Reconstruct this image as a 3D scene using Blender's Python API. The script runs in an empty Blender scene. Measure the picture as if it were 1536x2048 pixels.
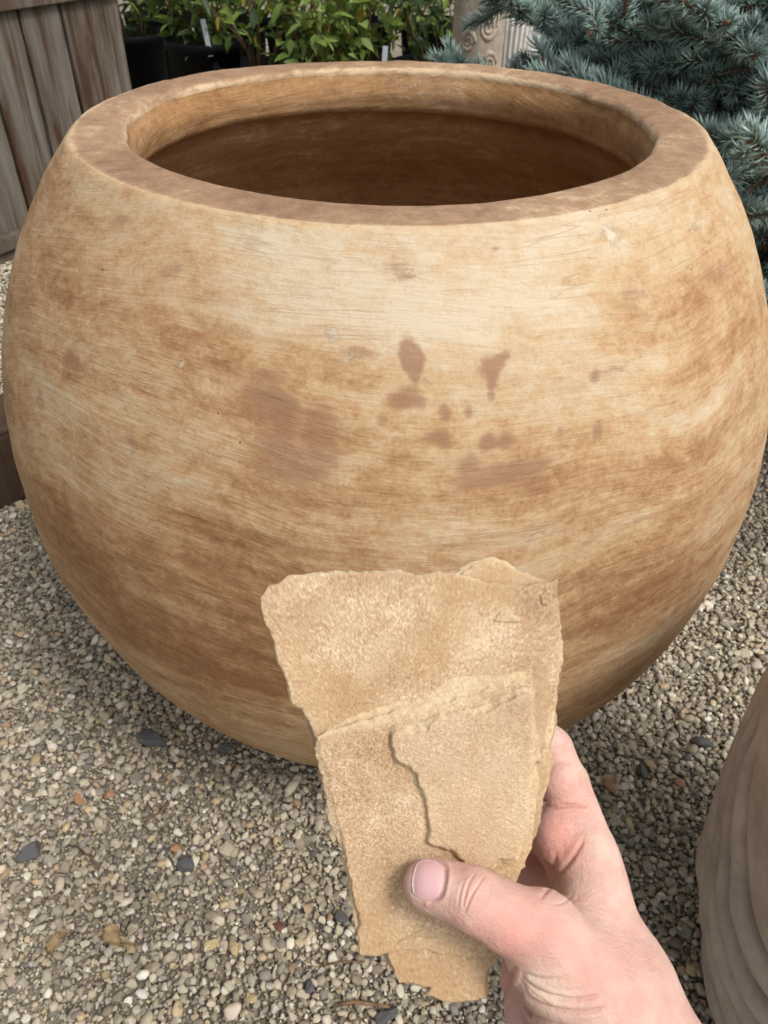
import bpy, math, random
import numpy as np
from mathutils import Matrix, Vector
from mathutils.bvhtree import BVHTree

SC = bpy.context.scene
COL = SC.collection
R = math.radians
RS = np.random.RandomState(7)
random.seed(7)

# ------------------------------------------------------------------ camera
FPX, CX, CY = 1550.0, 768.0, 1024.0          # focal length and centre in photo pixels
PITCH, ROLL, CAMH = R(39.85), R(0.92), 1.072
_c, _s = math.cos(PITCH), math.sin(PITCH)
_rt = np.array([1., 0, 0]); _up = np.array([0, _s, _c]); FWD = np.array([0, _c, -_s])
RIGHT = math.cos(ROLL) * _rt + math.sin(ROLL) * _up
UP = -math.sin(ROLL) * _rt + math.cos(ROLL) * _up
EYE = np.array([0, 0, CAMH])
cam_d = bpy.data.cameras.new('camera'); cam = bpy.data.objects.new('camera', cam_d); COL.objects.link(cam)
M = Matrix.Identity(4)
for i in range(3):
    M[i][0] = RIGHT[i]; M[i][1] = UP[i]; M[i][2] = -FWD[i]; M[i][3] = EYE[i]
cam.matrix_world = M
cam_d.sensor_fit = 'VERTICAL'; cam_d.sensor_height = 36; cam_d.sensor_width = 27
cam_d.lens = 36 * FPX / 2048
cam_d.clip_start = 0.01; cam_d.clip_end = 400
cam_d.dof.use_dof = True; cam_d.dof.focus_distance = 0.46; cam_d.dof.aperture_fstop = 24
SC.camera = cam

# ------------------------------------------------------------------ light
SUN_EL, SUN_AZ = R(56), R(128)               # azimuth clockwise from +Y (north)
w = bpy.data.worlds.new('World'); SC.world = w; w.use_nodes = True
nt = w.node_tree; nt.nodes.clear()
sky = nt.nodes.new('ShaderNodeTexSky'); sky.sky_type = 'NISHITA'; sky.sun_disc = False
sky.sun_elevation = SUN_EL; sky.sun_rotation = SUN_AZ; sky.air_density = 1.0; sky.dust_density = 5.0; sky.ozone_density = 0.6
hs = nt.nodes.new('ShaderNodeHueSaturation'); hs.inputs['Saturation'].default_value = 0.18   # cloud cover: nearly neutral sky
bg = nt.nodes.new('ShaderNodeBackground'); bg.inputs['Strength'].default_value = 0.13
wo = nt.nodes.new('ShaderNodeOutputWorld')
nt.links.new(sky.outputs[0], hs.inputs['Color']); nt.links.new(hs.outputs[0], bg.inputs['Color']); nt.links.new(bg.outputs[0], wo.inputs[0])
sd = bpy.data.lights.new('sun', 'SUN'); sun = bpy.data.objects.new('sun', sd); COL.objects.link(sun)
sd.energy = 1.8; sd.angle = R(15); sd.color = (1, 0.95, 0.88)
sdir = Vector((math.sin(SUN_AZ) * math.cos(SUN_EL), math.cos(SUN_AZ) * math.cos(SUN_EL), math.sin(SUN_EL)))
sun.rotation_euler = sdir.to_track_quat('Z', 'Y').to_euler()
sun.location = (-2, -3, 8)
vs = SC.view_settings
vs.view_transform = 'Standard'; vs.look = 'None'; vs.exposure = 0.20; vs.gamma = 1; vs.use_curve_mapping = False
SC.cycles.max_bounces = 6; SC.cycles.diffuse_bounces = 4

# ------------------------------------------------------------------ helpers
def C(px, py, d):                            # photo pixel + depth -> camera frame (x right, y up, z forward)
    return np.array([(px - CX) / FPX * d, -(py - CY) / FPX * d, d])
def c2w(P):
    P = np.atleast_2d(P)
    return EYE + P[:, :1] * RIGHT + P[:, 1:2] * UP + P[:, 2:3] * FWD
def w2px(P):
    Q = np.atleast_2d(P) - EYE
    x, y, z = Q @ RIGHT, Q @ UP, Q @ FWD
    z = np.where(z < 1e-3, 1e-3, z)
    return CX + FPX * x / z, CY - FPX * y / z, z
def ray(px, py):
    v = c2w(C(px, py, 1.0))[0] - EYE
    return v
def G(px, py, z=0.0):                        # where the sight line meets a level plane
    v = ray(px, py); t = (z - CAMH) / v[2]
    return EYE + v * t

_T = RS.rand(4, 32, 32, 32)
def vn(P, scale=1.0, seed=0):
    P = np.asarray(P, float) * scale + seed * 7.31
    i = np.floor(P).astype(np.int64); f = P - i; f = f * f * (3 - 2 * f); i &= 31; j = (i + 1) & 31
    T = _T[seed % 4]
    x0, y0, z0 = i[..., 0], i[..., 1], i[..., 2]; x1, y1, z1 = j[..., 0], j[..., 1], j[..., 2]
    fx, fy, fz = f[..., 0], f[..., 1], f[..., 2]
    a = T[x0, y0, z0] * (1 - fx) + T[x1, y0, z0] * fx
    b = T[x0, y1, z0] * (1 - fx) + T[x1, y1, z0] * fx
    c = T[x0, y0, z1] * (1 - fx) + T[x1, y0, z1] * fx
    d = T[x0, y1, z1] * (1 - fx) + T[x1, y1, z1] * fx
    return ((a * (1 - fy) + b * fy) * (1 - fz) + (c * (1 - fy) + d * fy) * fz) * 2 - 1
def fbm(P, scale=1.0, seed=0, oct=4, g=0.5):
    r = 0; a = 1.0
    for o in range(oct):
        r = r + a * vn(P, scale * 2 ** o, seed + o); a *= g
    return r

def mesh(name, V, F, mats, smooth=True, midx=None):
    me = bpy.data.meshes.new(name)
    me.from_pydata(np.asarray(V).tolist() if isinstance(V, np.ndarray) else V, [], F.tolist() if isinstance(F, np.ndarray) else F)
    for m in (mats if isinstance(mats, (list, tuple)) else [mats]): me.materials.append(m)
    if smooth: me.polygons.foreach_set('use_smooth', [True] * len(me.polygons))
    if midx is not None: me.polygons.foreach_set('material_index', midx)
    me.update()
    return me
def obj(name, me, parent=None, loc=None, rot=None, scale=None):
    o = bpy.data.objects.new(name, me); COL.objects.link(o)
    if parent is not None: o.parent = parent
    if loc is not None: o.location = loc
    if rot is not None: o.rotation_euler = rot
    if scale is not None: o.scale = scale
    return o
def tag(o, label=None, cat=None, group=None, kind=None):
    if label: o['label'] = label
    if cat: o['category'] = cat
    if group: o['group'] = group
    if kind: o['kind'] = kind
    return o
def attr(me, name, data, typ='FLOAT'):
    a = me.attributes.new(name, typ, 'POINT')
    if typ == 'FLOAT': a.data.foreach_set('value', np.asarray(data, np.float32).ravel())
    elif typ == 'INT': a.data.foreach_set('value', np.asarray(data, np.int32).ravel())
    elif typ == 'FLOAT_VECTOR': a.data.foreach_set('vector', np.asarray(data, np.float32).ravel())
    elif typ == 'FLOAT_COLOR': a.data.foreach_set('color', np.asarray(data, np.float32).ravel())
def grid_faces(nu, nv, wrap_u=True):
    i = np.arange(nu if wrap_u else nu - 1); j = np.arange(nv - 1)
    I, J = np.meshgrid(i, j, indexing='ij'); I2 = (I + 1) % nu
    return np.stack([I * nv + J, I2 * nv + J, I2 * nv + J + 1, I * nv + J + 1], -1).reshape(-1, 4)
def tube(pts, rad, n=8, cap=True):
    pts = [Vector(p) for p in pts]; V = []; F = []
    for k, p in enumerate(pts):
        t = (pts[min(k + 1, len(pts) - 1)] - pts[max(k - 1, 0)]).normalized()
        a = t.cross(Vector((0, 0, 1)) if abs(t.z) < .9 else Vector((1, 0, 0))).normalized(); b = t.cross(a)
        for q in range(n):
            th = 2 * math.pi * q / n
            V.append(tuple(p + (a * math.cos(th) + b * math.sin(th)) * rad[k]))
    for k in range(len(pts) - 1):
        for q in range(n):
            F.append((k * n + q, k * n + (q + 1) % n, (k + 1) * n + (q + 1) % n, (k + 1) * n + q))
    if cap:
        F.append(tuple(range(n))[::-1]); F.append(tuple((len(pts) - 1) * n + q for q in range(n)))
    return V, F
def box(x0, x1, y0, y1, z0, z1, b=0.003):
    """box with chamfered edges"""
    import bmesh
    bm = bmesh.new(); bmesh.ops.create_cube(bm, size=1)
    for v in bm.verts:
        v.co = ((x0 + x1) / 2 + v.co.x * (x1 - x0), (y0 + y1) / 2 + v.co.y * (y1 - y0), (z0 + z1) / 2 + v.co.z * (z1 - z0))
    bmesh.ops.bevel(bm, geom=bm.edges[:], offset=b, segments=2, affect='EDGES')
    V = [tuple(v.co) for v in bm.verts]; F = [tuple(v.index for v in f.verts) for f in bm.faces]
    bm.free(); return V, F

def surface_nets(S, org, h):
    """dual surface of the zero level of grid S"""
    nx, ny, nz = S.shape
    ins = S < 0
    c = np.zeros((nx - 1, ny - 1, nz - 1), np.int8)
    for dx in (0, 1):
        for dy in (0, 1):
            for dz in (0, 1):
                c += ins[dx:nx - 1 + dx, dy:ny - 1 + dy, dz:nz - 1 + dz]
    act = (c > 0) & (c < 8)
    idx = -np.ones(act.shape, np.int64); cells = np.argwhere(act); idx[act] = np.arange(len(cells))
    acc = np.zeros((len(cells), 3)); cnt = np.zeros(len(cells))
    corners = [(a, b, d) for a in (0, 1) for b in (0, 1) for d in (0, 1)]
    val = {k: S[cells[:, 0] + k[0], cells[:, 1] + k[1], cells[:, 2] + k[2]] for k in corners}
    for a in corners:
        for ax in range(3):
            if a[ax] == 0:
                b = list(a); b[ax] = 1; b = tuple(b)
                va, vb = val[a], val[b]; m = (va < 0) != (vb < 0)
                t = np.where(m, va / np.where(m, va - vb, 1), 0)
                P = np.array(a, float)[None] + t[:, None] * (np.array(b) - np.array(a))[None]
                acc[m] += P[m]; cnt[m] += 1
    V = org + h * (cells + acc / cnt[:, None])
    F = []
    for ax in range(3):
        o1, o2 = (ax + 1) % 3, (ax + 2) % 3
        sl0 = [slice(1, -1)] * 3; sl1 = [slice(1, -1)] * 3
        sl0[ax] = slice(0, -1); sl1[ax] = slice(1, None)
        a, b = ins[tuple(sl0)], ins[tuple(sl1)]
        off = np.array([1, 1, 1]); off[ax] = 0
        for flip, mm in ((False, a & ~b), (True, ~a & b)):
            e = np.argwhere(mm) + off
            def cell(d1, d2):
                q = e.copy(); q[:, o1] -= d1; q[:, o2] -= d2
                return idx[q[:, 0], q[:, 1], q[:, 2]]
            q = np.stack([cell(1, 1), cell(0, 1), cell(0, 0), cell(1, 0)], -1)
            F.append(q[:, ::-1] if flip else q)
    F = np.concatenate(F)
    return V, F[(F >= 0).all(1)]

# ------------------------------------------------------------------ materials
class NT:
    def __init__(s, name, rough=0.8, spec=0.3):
        s.m = bpy.data.materials.new(name); s.m.use_nodes = True; s.t = s.m.node_tree
        s.b = s.t.nodes['Principled BSDF']; s.b.inputs['Roughness'].default_value = rough
        s.b.inputs['Specular IOR Level'].default_value = spec
        s._tc = None
    def n(s, typ, **kw):
        x = s.t.nodes.new('ShaderNode' + typ)
        for k, v in kw.items(): setattr(x, k, v)
        return x
    def l(s, a, b): s.t.links.new(a, b)
    def co(s):
        if s._tc is None: s._tc = s.n('TexCoord')
        return s._tc.outputs['Object']
    def mapping(s, scale, src=None, rot=(0, 0, 0), loc=(0, 0, 0)):
        m = s.n('Mapping'); m.inputs['Scale'].default_value = scale; m.inputs['Rotation'].default_value = rot; m.inputs['Location'].default_value = loc
        s.l(src or s.co(), m.inputs['Vector']); return m.outputs[0]
    def noise(s, scale, detail=4, rough=0.55, src=None, dist=0.0):
        x = s.n('TexNoise'); x.inputs['Scale'].default_value = scale; x.inputs['Detail'].default_value = detail
        x.inputs['Roughness'].default_value = rough; x.inputs['Distortion'].default_value = dist
        s.l(src or s.co(), x.inputs['Vector']); return x.outputs['Fac']
    def ramp(s, fac, stops, interp='LINEAR'):
        r = s.n('ValToRGB'); r.color_ramp.interpolation = interp
        e = r.color_ramp.elements
        while len(e) < len(stops): e.new(0.5)
        for k, (p, c) in enumerate(stops):
            e[k].position = p; e[k].color = (c if len(c) == 4 else (*c, 1)) if isinstance(c, tuple) else (c, c, c, 1)
        s.l(fac, r.inputs[0]); return r.outputs[0]
    def math(s, op, a, b=None, c=None, clamp=False):
        m = s.n('Math', operation=op); m.use_clamp = clamp
        for k, v in enumerate((a, b, c)):
            if v is None: continue
            if isinstance(v, (int, float)): m.inputs[k].default_value = v
            else: s.l(v, m.inputs[k])
        return m.outputs[0]
    def mix(s, fac, a, b, mode='MIX'):
        m = s.n('Mix', data_type='RGBA', blend_type=mode)
        for k, v in ((0, fac), (6, a), (7, b)):
            if isinstance(v, (int, float)): m.inputs[k].default_value = v
            elif isinstance(v, tuple): m.inputs[k].default_value = (*v, 1) if len(v) == 3 else v
            else: s.l(v, m.inputs[k])
        return m.outputs[2]
    def at(s, name, typ='GEOMETRY', out='Fac'):
        a = s.n('Attribute'); a.attribute_name = name; a.attribute_type = typ; return a.outputs[out]
    def bump(s, h, strength=0.5, dist=0.002, normal=None):
        b = s.n('Bump'); b.inputs['Strength'].default_value = strength; b.inputs['Distance'].default_value = dist
        s.l(h, b.inputs['Height'])
        if normal is not None: s.l(normal, b.inputs['Normal'])
        return b.outputs[0]
    def out(s, col=None, nrm=None, rough=None):
        if col is not None:
            if isinstance(col, tuple): s.b.inputs['Base Color'].default_value = (*col, 1)
            else: s.l(col, s.b.inputs['Base Color'])
        if nrm is not None: s.l(nrm, s.b.inputs['Normal'])
        if rough is not None: s.l(rough, s.b.inputs['Roughness'])
        return s.m

def mat_pot(name, kind):
    n = NT(name, 0.72, 0.25)
    # brush strokes: object space noise squeezed in height, slanted by a slow warp
    warp = n.noise(1.7, 2, 0.5)
    sep = n.n('SeparateXYZ'); n.l(n.co(), sep.inputs[0])
    z2 = n.math('ADD', sep.outputs[2], n.math('MULTIPLY', n.math('SUBTRACT', warp, 0.5), 0.22))
    cmb = n.n('CombineXYZ'); n.l(sep.outputs[0], cmb.inputs[0]); n.l(sep.outputs[1], cmb.inputs[1]); n.l(z2, cmb.inputs[2])
    pv = cmb.outputs[0]
    st1 = n.noise(1.0, 5, 0.6, n.mapping((3.2, 3.2, 17), pv))
    st2 = n.noise(1.0, 6, 0.65, n.mapping((9, 9, 120), pv))
    st3 = n.noise(1.0, 3, 0.6, n.mapping((20, 20, 420), pv))
    blot = n.noise(5.5, 7, 0.62)
    fine = n.noise(1.0, 6, 0.72, n.mapping((48, 48, 105), pv))
    cloth = n.noise(1.0, 5, 0.7, n.mapping((30, 30, 30), rot=(0.4, 0.2, 0.9)), 1.5)
    st4 = n.noise(1.0, 5, 0.6, n.mapping((4, 4, 26), rot=(0.1, 0.30, 0.0)))
    st5 = n.noise(1.0, 5, 0.6, n.mapping((4, 4, 30), rot=(-0.1, -0.35, 0.2)))
    mk = n.ramp(n.noise(3.1, 3, 0.5), [(0.42, 0.0), (0.58, 1.0)])
    mid = n.noise(1.0, 6, 0.65, n.mapping((8, 8, 24), pv), .8)
    tone = n.at('tone')
    x = n.math('MULTIPLY_ADD', n.math('SUBTRACT', st1, 0.5), 0.65, 0.5)
    x = n.math('MULTIPLY_ADD', n.math('SUBTRACT', st2, 0.5), 0.30, x)
    x = n.math('MULTIPLY_ADD', n.math('SUBTRACT', n.mix(mk, st4, st5), 0.5), 0.80, x)
    x = n.math('MULTIPLY_ADD', n.math('SUBTRACT', mid, 0.5), 0.40, x)
    x = n.math('MULTIPLY_ADD', n.math('SUBTRACT', st3, 0.5), 0.18, x)
    x = n.math('MULTIPLY_ADD', n.math('SUBTRACT', blot, 0.5), 0.55, x)
    x = n.math('MULTIPLY_ADD', n.math('SUBTRACT', fine, 0.5), 0.72, x)
    grit = n.noise(230, 3, 0.8)
    x = n.math('MULTIPLY_ADD', n.math('SUBTRACT', grit, 0.5), 0.45, x)
    x = n.math('MULTIPLY_ADD', n.math('SUBTRACT', cloth, 0.5), 0.6, x)
    x = n.math('ADD', x, tone)
    if kind == 'body':
        col = n.ramp(x, [(0.06, (0.250, 0.121, 0.054)), (0.28, (0.350, 0.194, 0.092)), (0.44, (0.445, 0.275, 0.142)), (0.56, (0.500, 0.340, 0.192)), (0.70, (0.530, 0.395, 0.248)), (0.92, (0.585, 0.485, 0.350))])
    elif kind == 'rim':
        col = n.ramp(x, [(0.15, (0.195, 0.112, 0.064)), (0.42, (0.285, 0.174, 0.104)), (0.62, (0.37, 0.24, 0.146)), (0.85, (0.58, 0.43, 0.27))])
    else:
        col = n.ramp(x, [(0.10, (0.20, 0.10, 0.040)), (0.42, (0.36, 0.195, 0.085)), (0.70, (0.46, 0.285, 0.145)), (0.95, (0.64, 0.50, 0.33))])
    # pinkish clay showing through worn spots
    worn = n.mix(0.5, n.noise(26, 6, 0.7, dist=1.0), n.noise(1.0, 5, 0.75, n.mapping((55, 55, 130), pv)))
    s = n.math('ADD', n.at('stain'), n.math('MULTIPLY', n.math('SUBTRACT', worn, 0.5), 2.0))
    s = n.math('MULTIPLY_ADD', n.math('SUBTRACT', fine, 0.5), 1.3, s)
    s = n.math('MULTIPLY_ADD', n.math('SUBTRACT', st3, 0.5), 0.9, s)
    s = n.math('MULTIPLY_ADD', n.math('SUBTRACT', grit, 0.5), 0.7, s)
    sm = n.ramp(s, [(0.36, 0.0), (0.56, .55), (0.95, 1.0)])
    col = n.mix(n.math('MULTIPLY', sm, 0.82), col, (0.29, 0.155, 0.092))
    # pale lime crumbs
    ch = n.noise(130, 6, 0.85, dist=0.3)
    c2 = n.math('ADD', ch, n.math('MULTIPLY', n.at('chalk'), 0.30))
    cm = n.ramp(c2, [(0.68, 0.0), (0.82, 1.0)])
    col = n.mix(n.math('MULTIPLY', cm, 0.7), col, (0.70, 0.60, 0.47))
    # fine dark pin holes
    vo = n.n('TexVoronoi'); vo.inputs['Scale'].default_value = 38; n.l(n.co(), vo.inputs['Vector'])
    pin = n.math('LESS_THAN', vo.outputs['Distance'], 0.045)
    pr = n.math('GREATER_THAN', n.noise(9, 2), 0.56)
    pm = n.math('MULTIPLY', pin, pr)
    col = n.mix(n.math('MULTIPLY', pm, 0.75), col, (0.10, 0.055, 0.03))
    # scratches in several directions
    sc = None
    for k, (ry, rx) in enumerate([(0.62, 0.1), (-0.7, 0.3), (1.25, -0.2), (-1.3, .2)]):
        v = n.mapping((5.0, 5.0, 95), rot=(rx, ry, 0.2 * k))
        a = n.noise(1.0, 2, 0.4, v, .35)
        a = n.math('LESS_THAN', n.math('ABSOLUTE', n.math('SUBTRACT', a, 0.5)), 0.010)
        g = n.ramp(n.noise(4.5, 3, 0.6, n.mapping((1, 1, 1), loc=(k * 3.1, 0, 0))), [(0.52, 0.0), (0.62, 1.0)])
        a = n.math('MULTIPLY', a, g)
        sc = a if sc is None else n.math('MAXIMUM', sc, a)
    col = n.mix(n.math('MULTIPLY', sc, 0.28), col, (0.30, 0.145, 0.065))
    h = n.math('ADD', n.math('MULTIPLY', st2, 0.8), n.math('MULTIPLY', fine, 0.6))
    h = n.math('ADD', h, n.math('MULTIPLY', st3, 0.35))
    h = n.math('SUBTRACT', h, n.math('MULTIPLY', sc, 0.25))
    h = n.math('SUBTRACT', h, n.math('MULTIPLY', pm, 1.0))
    h = n.math('ADD', h, n.math('MULTIPLY', cm, 0.5)); h = n.math('ADD', h, n.math('MULTIPLY', grit, 0.25))
    nb = n.bump(h, 0.55, 0.003)
    return n.out(col, nb, n.ramp(fine, [(0.3, 0.62), (0.7, 0.85)]))

def mat_wood(name, light, dark, brown, zs=1.6):
    n = NT(name, 0.85, 0.2)
    oi = n.n('ObjectInfo')
    cmb = n.n('CombineXYZ'); n.l(n.math('MULTIPLY', oi.outputs['Random'], 13), cmb.inputs[0]); n.l(n.math('MULTIPLY', oi.outputs['Random'], 5), cmb.inputs[2])
    va = n.n('VectorMath', operation='ADD'); n.l(n.co(), va.inputs[0]); n.l(cmb.outputs[0], va.inputs[1])
    v = n.mapping((26, 26, zs), va.outputs[0])
    a = n.noise(1.0, 7, 0.68, v, 0.5)
    b = n.noise(1.0, 4, 0.6, n.mapping((110, 110, 5), va.outputs[0]))
    blot = n.noise(1.0, 5, 0.65, n.mapping((16, 16, 1.5), va.outputs[0]), .3)
    col = n.ramp(n.math('ADD', n.math('MULTIPLY', a, 0.75), n.math('MULTIPLY', b, 0.25)), [(0.3, dark), (0.5, tuple((p + q) / 2 for p, q in zip(light, dark))), (0.66, light)])
    col = n.mix(n.ramp(blot, [(0.46, 0.0), (0.60, 0.95)]), col, brown)
    h = n.math('ADD', a, n.math('MULTIPLY', b, 0.5))
    return n.out(col, n.bump(h, 0.8, 0.004))

# ------------------------------------------------------------------ ground
n = NT('ground dirt', 0.95, 0.1)
a = n.noise(5, 6, 0.65); b = n.noise(90, 4, 0.7)
vo = n.n('TexVoronoi'); vo.inputs['Scale'].default_value = 70; n.l(n.co(), vo.inputs['Vector'])
col = n.ramp(a, [(0.3, (0.20, 0.17, 0.13)), (0.7, (0.33, 0.285, 0.22))])
col = n.mix(0.5, col, n.ramp(vo.outputs['Color'], [(0.1, (0.12, 0.10, 0.075)), (0.6, (0.27, 0.235, 0.175)), (0.95, (0.45, 0.40, 0.32))]))
h = n.math('ADD', n.math('MULTIPLY', vo.outputs['Distance'], -1.0), b)
m_dirt = n.out(col, n.bump(h, 1.0, 0.008))
gx = np.concatenate([np.linspace(-60, -3, 12), np.linspace(-2.9, 3.2, 160), np.linspace(3.3, 60, 12)])
gy = np.concatenate([np.linspace(-30, -.5, 10), np.linspace(-.4, 5.5, 150), np.linspace(5.6, 120, 16)])
X, Y = np.meshgrid(gx, gy, indexing='ij')
def gz(x, y):
    P = np.stack([x, y, x * 0], -1)
    return 0.012 * fbm(P, 1.6, 1, 3) + 0.003 * vn(P, 14, 2)
V = np.stack([X, Y, gz(X, Y) - 0.004], -1).reshape(-1, 3)
g = obj('ground', mesh('ground', V, grid_faces(len(gx), len(gy), False), m_dirt)); tag(g, kind='structure')

# pebbles of the gravel: prototypes in a collection of their own, spread by geometry nodes
n = NT('gravel stone', 0.8, 0.3)
colr = n.at('tint', 'INSTANCER', 'Color')
f = n.noise(160, 5, 0.7); f2 = n.noise(45, 3, 0.6)
col = n.mix(1.0, colr, n.ramp(f2, [(0.3, 0.72), (0.7, 1.15)]), 'MULTIPLY')
col = n.mix(n.ramp(f, [(0.55, 0.0), (0.75, 0.35)]), col, (0.16, 0.125, 0.085))
m_gravel = n.out(col, n.bump(f, 0.4, 0.0012))
import bmesh
def pebble_mesh(name, mat, seed, sub=2, ang=0.5):
    bm = bmesh.new(); bmesh.ops.create_icosphere(bm, subdivisions=sub, radius=0.5)
    r = np.random.RandomState(seed)
    planes = r.normal(size=(9, 3)); planes /= np.linalg.norm(planes, axis=1)[:, None]; dd = r.uniform(0.20, 0.44, 9)
    for v in bm.verts:
        p = np.array(v.co)
        for q, d in zip(planes, dd):
            t = p @ q - d
            if t > 0: p = p - q * t * ang * 1.8
        v.co = p * (1 + 0.05 * r.normal())
    V = [tuple(v.co) for v in bm.verts]; F = [tuple(v.index for v in f.verts) for f in bm.faces]; bm.free()
    return mesh(name, V, F, mat, seed % 3 != 0)
protos = bpy.data.collections.new('pebble shapes')
for k in range(16):
    protos.objects.link(bpy.data.objects.new('pebble', pebble_mesh('pebble', m_gravel, 50 + k, 2 if k % 2 else 1, 0.55)))

pts = []; rot = []; scl = []; idx = []; tint = []
PAL = np.array([(0.50, 0.44, 0.335), (0.42, 0.36, 0.27), (0.33, 0.28, 0.205), (0.60, 0.555, 0.46), (0.26, 0.22, 0.165), (0.30, 0.275, 0.235),
                (0.19, 0.175, 0.155), (0.46, 0.35, 0.20), (0.40, 0.27, 0.16), (0.11, 0.105, 0.10), (0.40, 0.32, 0.255), (0.70, 0.66, 0.59)])
PW = np.array([.21, .17, .14, .12, .09, .07, .05, .045, .015, .02, .05, .02]); PW /= PW.sum()
def scatter(step, lo, hi, ymax, keep, lift):
    xs = np.arange(-2.0, 2.3, step); ys = np.arange(0.02, ymax, step)
    X, Y = np.meshgrid(xs, ys); P = np.stack([X.ravel(), Y.ravel(), X.ravel() * 0], -1)
    P[:, :2] += RS.uniform(-.5, .5, (len(P), 2)) * step
    px, py, z = w2px(P)
    m = (px > -320) & (px < 1860) & (py < 2420) & (RS.rand(len(P)) < keep)
    m &= np.hypot(P[:, 0], P[:, 1] - 1.0) > 0.235
    clump = fbm(P, 2.6, 5, 3)
    m &= (RS.rand(len(P)) < 1.0 - 0.35 * np.clip(clump, 0, 1))
    P = P[m]; n_ = len(P)
    s = lo + (hi - lo) * RS.beta(1.4, 2.6, n_)
    sh = np.stack([s * RS.uniform(.95, 1.45, n_), s * RS.uniform(.75, 1.05, n_), s * RS.uniform(.5, .85, n_)], -1)
    P[:, 2] = gz(P[:, 0], P[:, 1]) + sh[:, 2] * RS.uniform(lift[0], lift[1], n_)
    r_ = np.stack([RS.normal(0, .35, n_), RS.normal(0, .35, n_), RS.uniform(0, 6.28, n_)], -1)
    c_ = (PAL[RS.choice(len(PAL), n_, p=PW)] * .78 + np.array([.40, .35, .275]) * .22) * RS.uniform(.78, 1.38, (n_, 1)) * [1.0, 1.0, .985] * RS.uniform(.97, 1.03, (n_, 3))
    pts.append(P); rot.append(r_); scl.append(sh); tint.append(np.concatenate([c_, np.ones((n_, 1))], 1)); idx.append(RS.randint(0, 16, n_))
scatter(0.0056, 0.003, 0.0062, 1.45, 1.0, (.0, .6))
scatter(0.0078, 0.005, 0.0105, 2.1, 1.0, (-.1, .45))
scatter(0.0105, 0.009, 0.0185, 3.6, 0.9, (.15, .65))
scatter(0.030, 0.015, 0.026, 3.9, 0.5, (.2, .55))
pts, rot, scl, idx, tint = map(np.concatenate, (pts, rot, scl, idx, tint))
gm = bpy.data.meshes.new('gravel'); gm.from_pydata(pts.tolist(), [], [])
attr(gm, 'turn', rot, 'FLOAT_VECTOR'); attr(gm, 'size', scl, 'FLOAT_VECTOR'); attr(gm, 'pick', idx, 'INT'); attr(gm, 'tint', tint, 'FLOAT_COLOR')
gr = tag(obj('gravel', gm), 'loose pale tan and grey gravel covering the ground around the clay pot', 'gravel', kind='stuff')
ng = bpy.data.node_groups.new('spread pebbles', 'GeometryNodeTree')
ng.interface.new_socket('Geometry', in_out='INPUT', socket_type='NodeSocketGeometry'); ng.interface.new_socket('Geometry', in_out='OUTPUT', socket_type='NodeSocketGeometry')
gi = ng.nodes.new('NodeGroupInput'); go = ng.nodes.new('NodeGroupOutput')
ip = ng.nodes.new('GeometryNodeInstanceOnPoints'); ci = ng.nodes.new('GeometryNodeCollectionInfo')
ci.inputs['Collection'].default_value = protos; ci.inputs['Separate Children'].default_value = True; ci.inputs['Reset Children'].default_value = True
def nat(name, typ):
    x = ng.nodes.new('GeometryNodeInputNamedAttribute'); x.data_type = typ; x.inputs['Name'].default_value = name
    return [o for o in x.outputs if o.enabled and o.name == 'Attribute'][0]
ng.links.new(gi.outputs[0], ip.inputs['Points']); ng.links.new(ci.outputs[0], ip.inputs['Instance'])
ip.inputs['Pick Instance'].default_value = True
ng.links.new(nat('pick', 'INT'), ip.inputs['Instance Index'])
e2r = ng.nodes.new('FunctionNodeEulerToRotation'); ng.links.new(nat('turn', 'FLOAT_VECTOR'), e2r.inputs[0]); ng.links.new(e2r.outputs[0], ip.inputs['Rotation'])
ng.links.new(nat('size', 'FLOAT_VECTOR'), ip.inputs['Scale']); ng.links.new(ip.outputs[0], go.inputs[0])
md = gr.modifiers.new('spread', 'NODES'); md.node_group = ng

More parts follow.
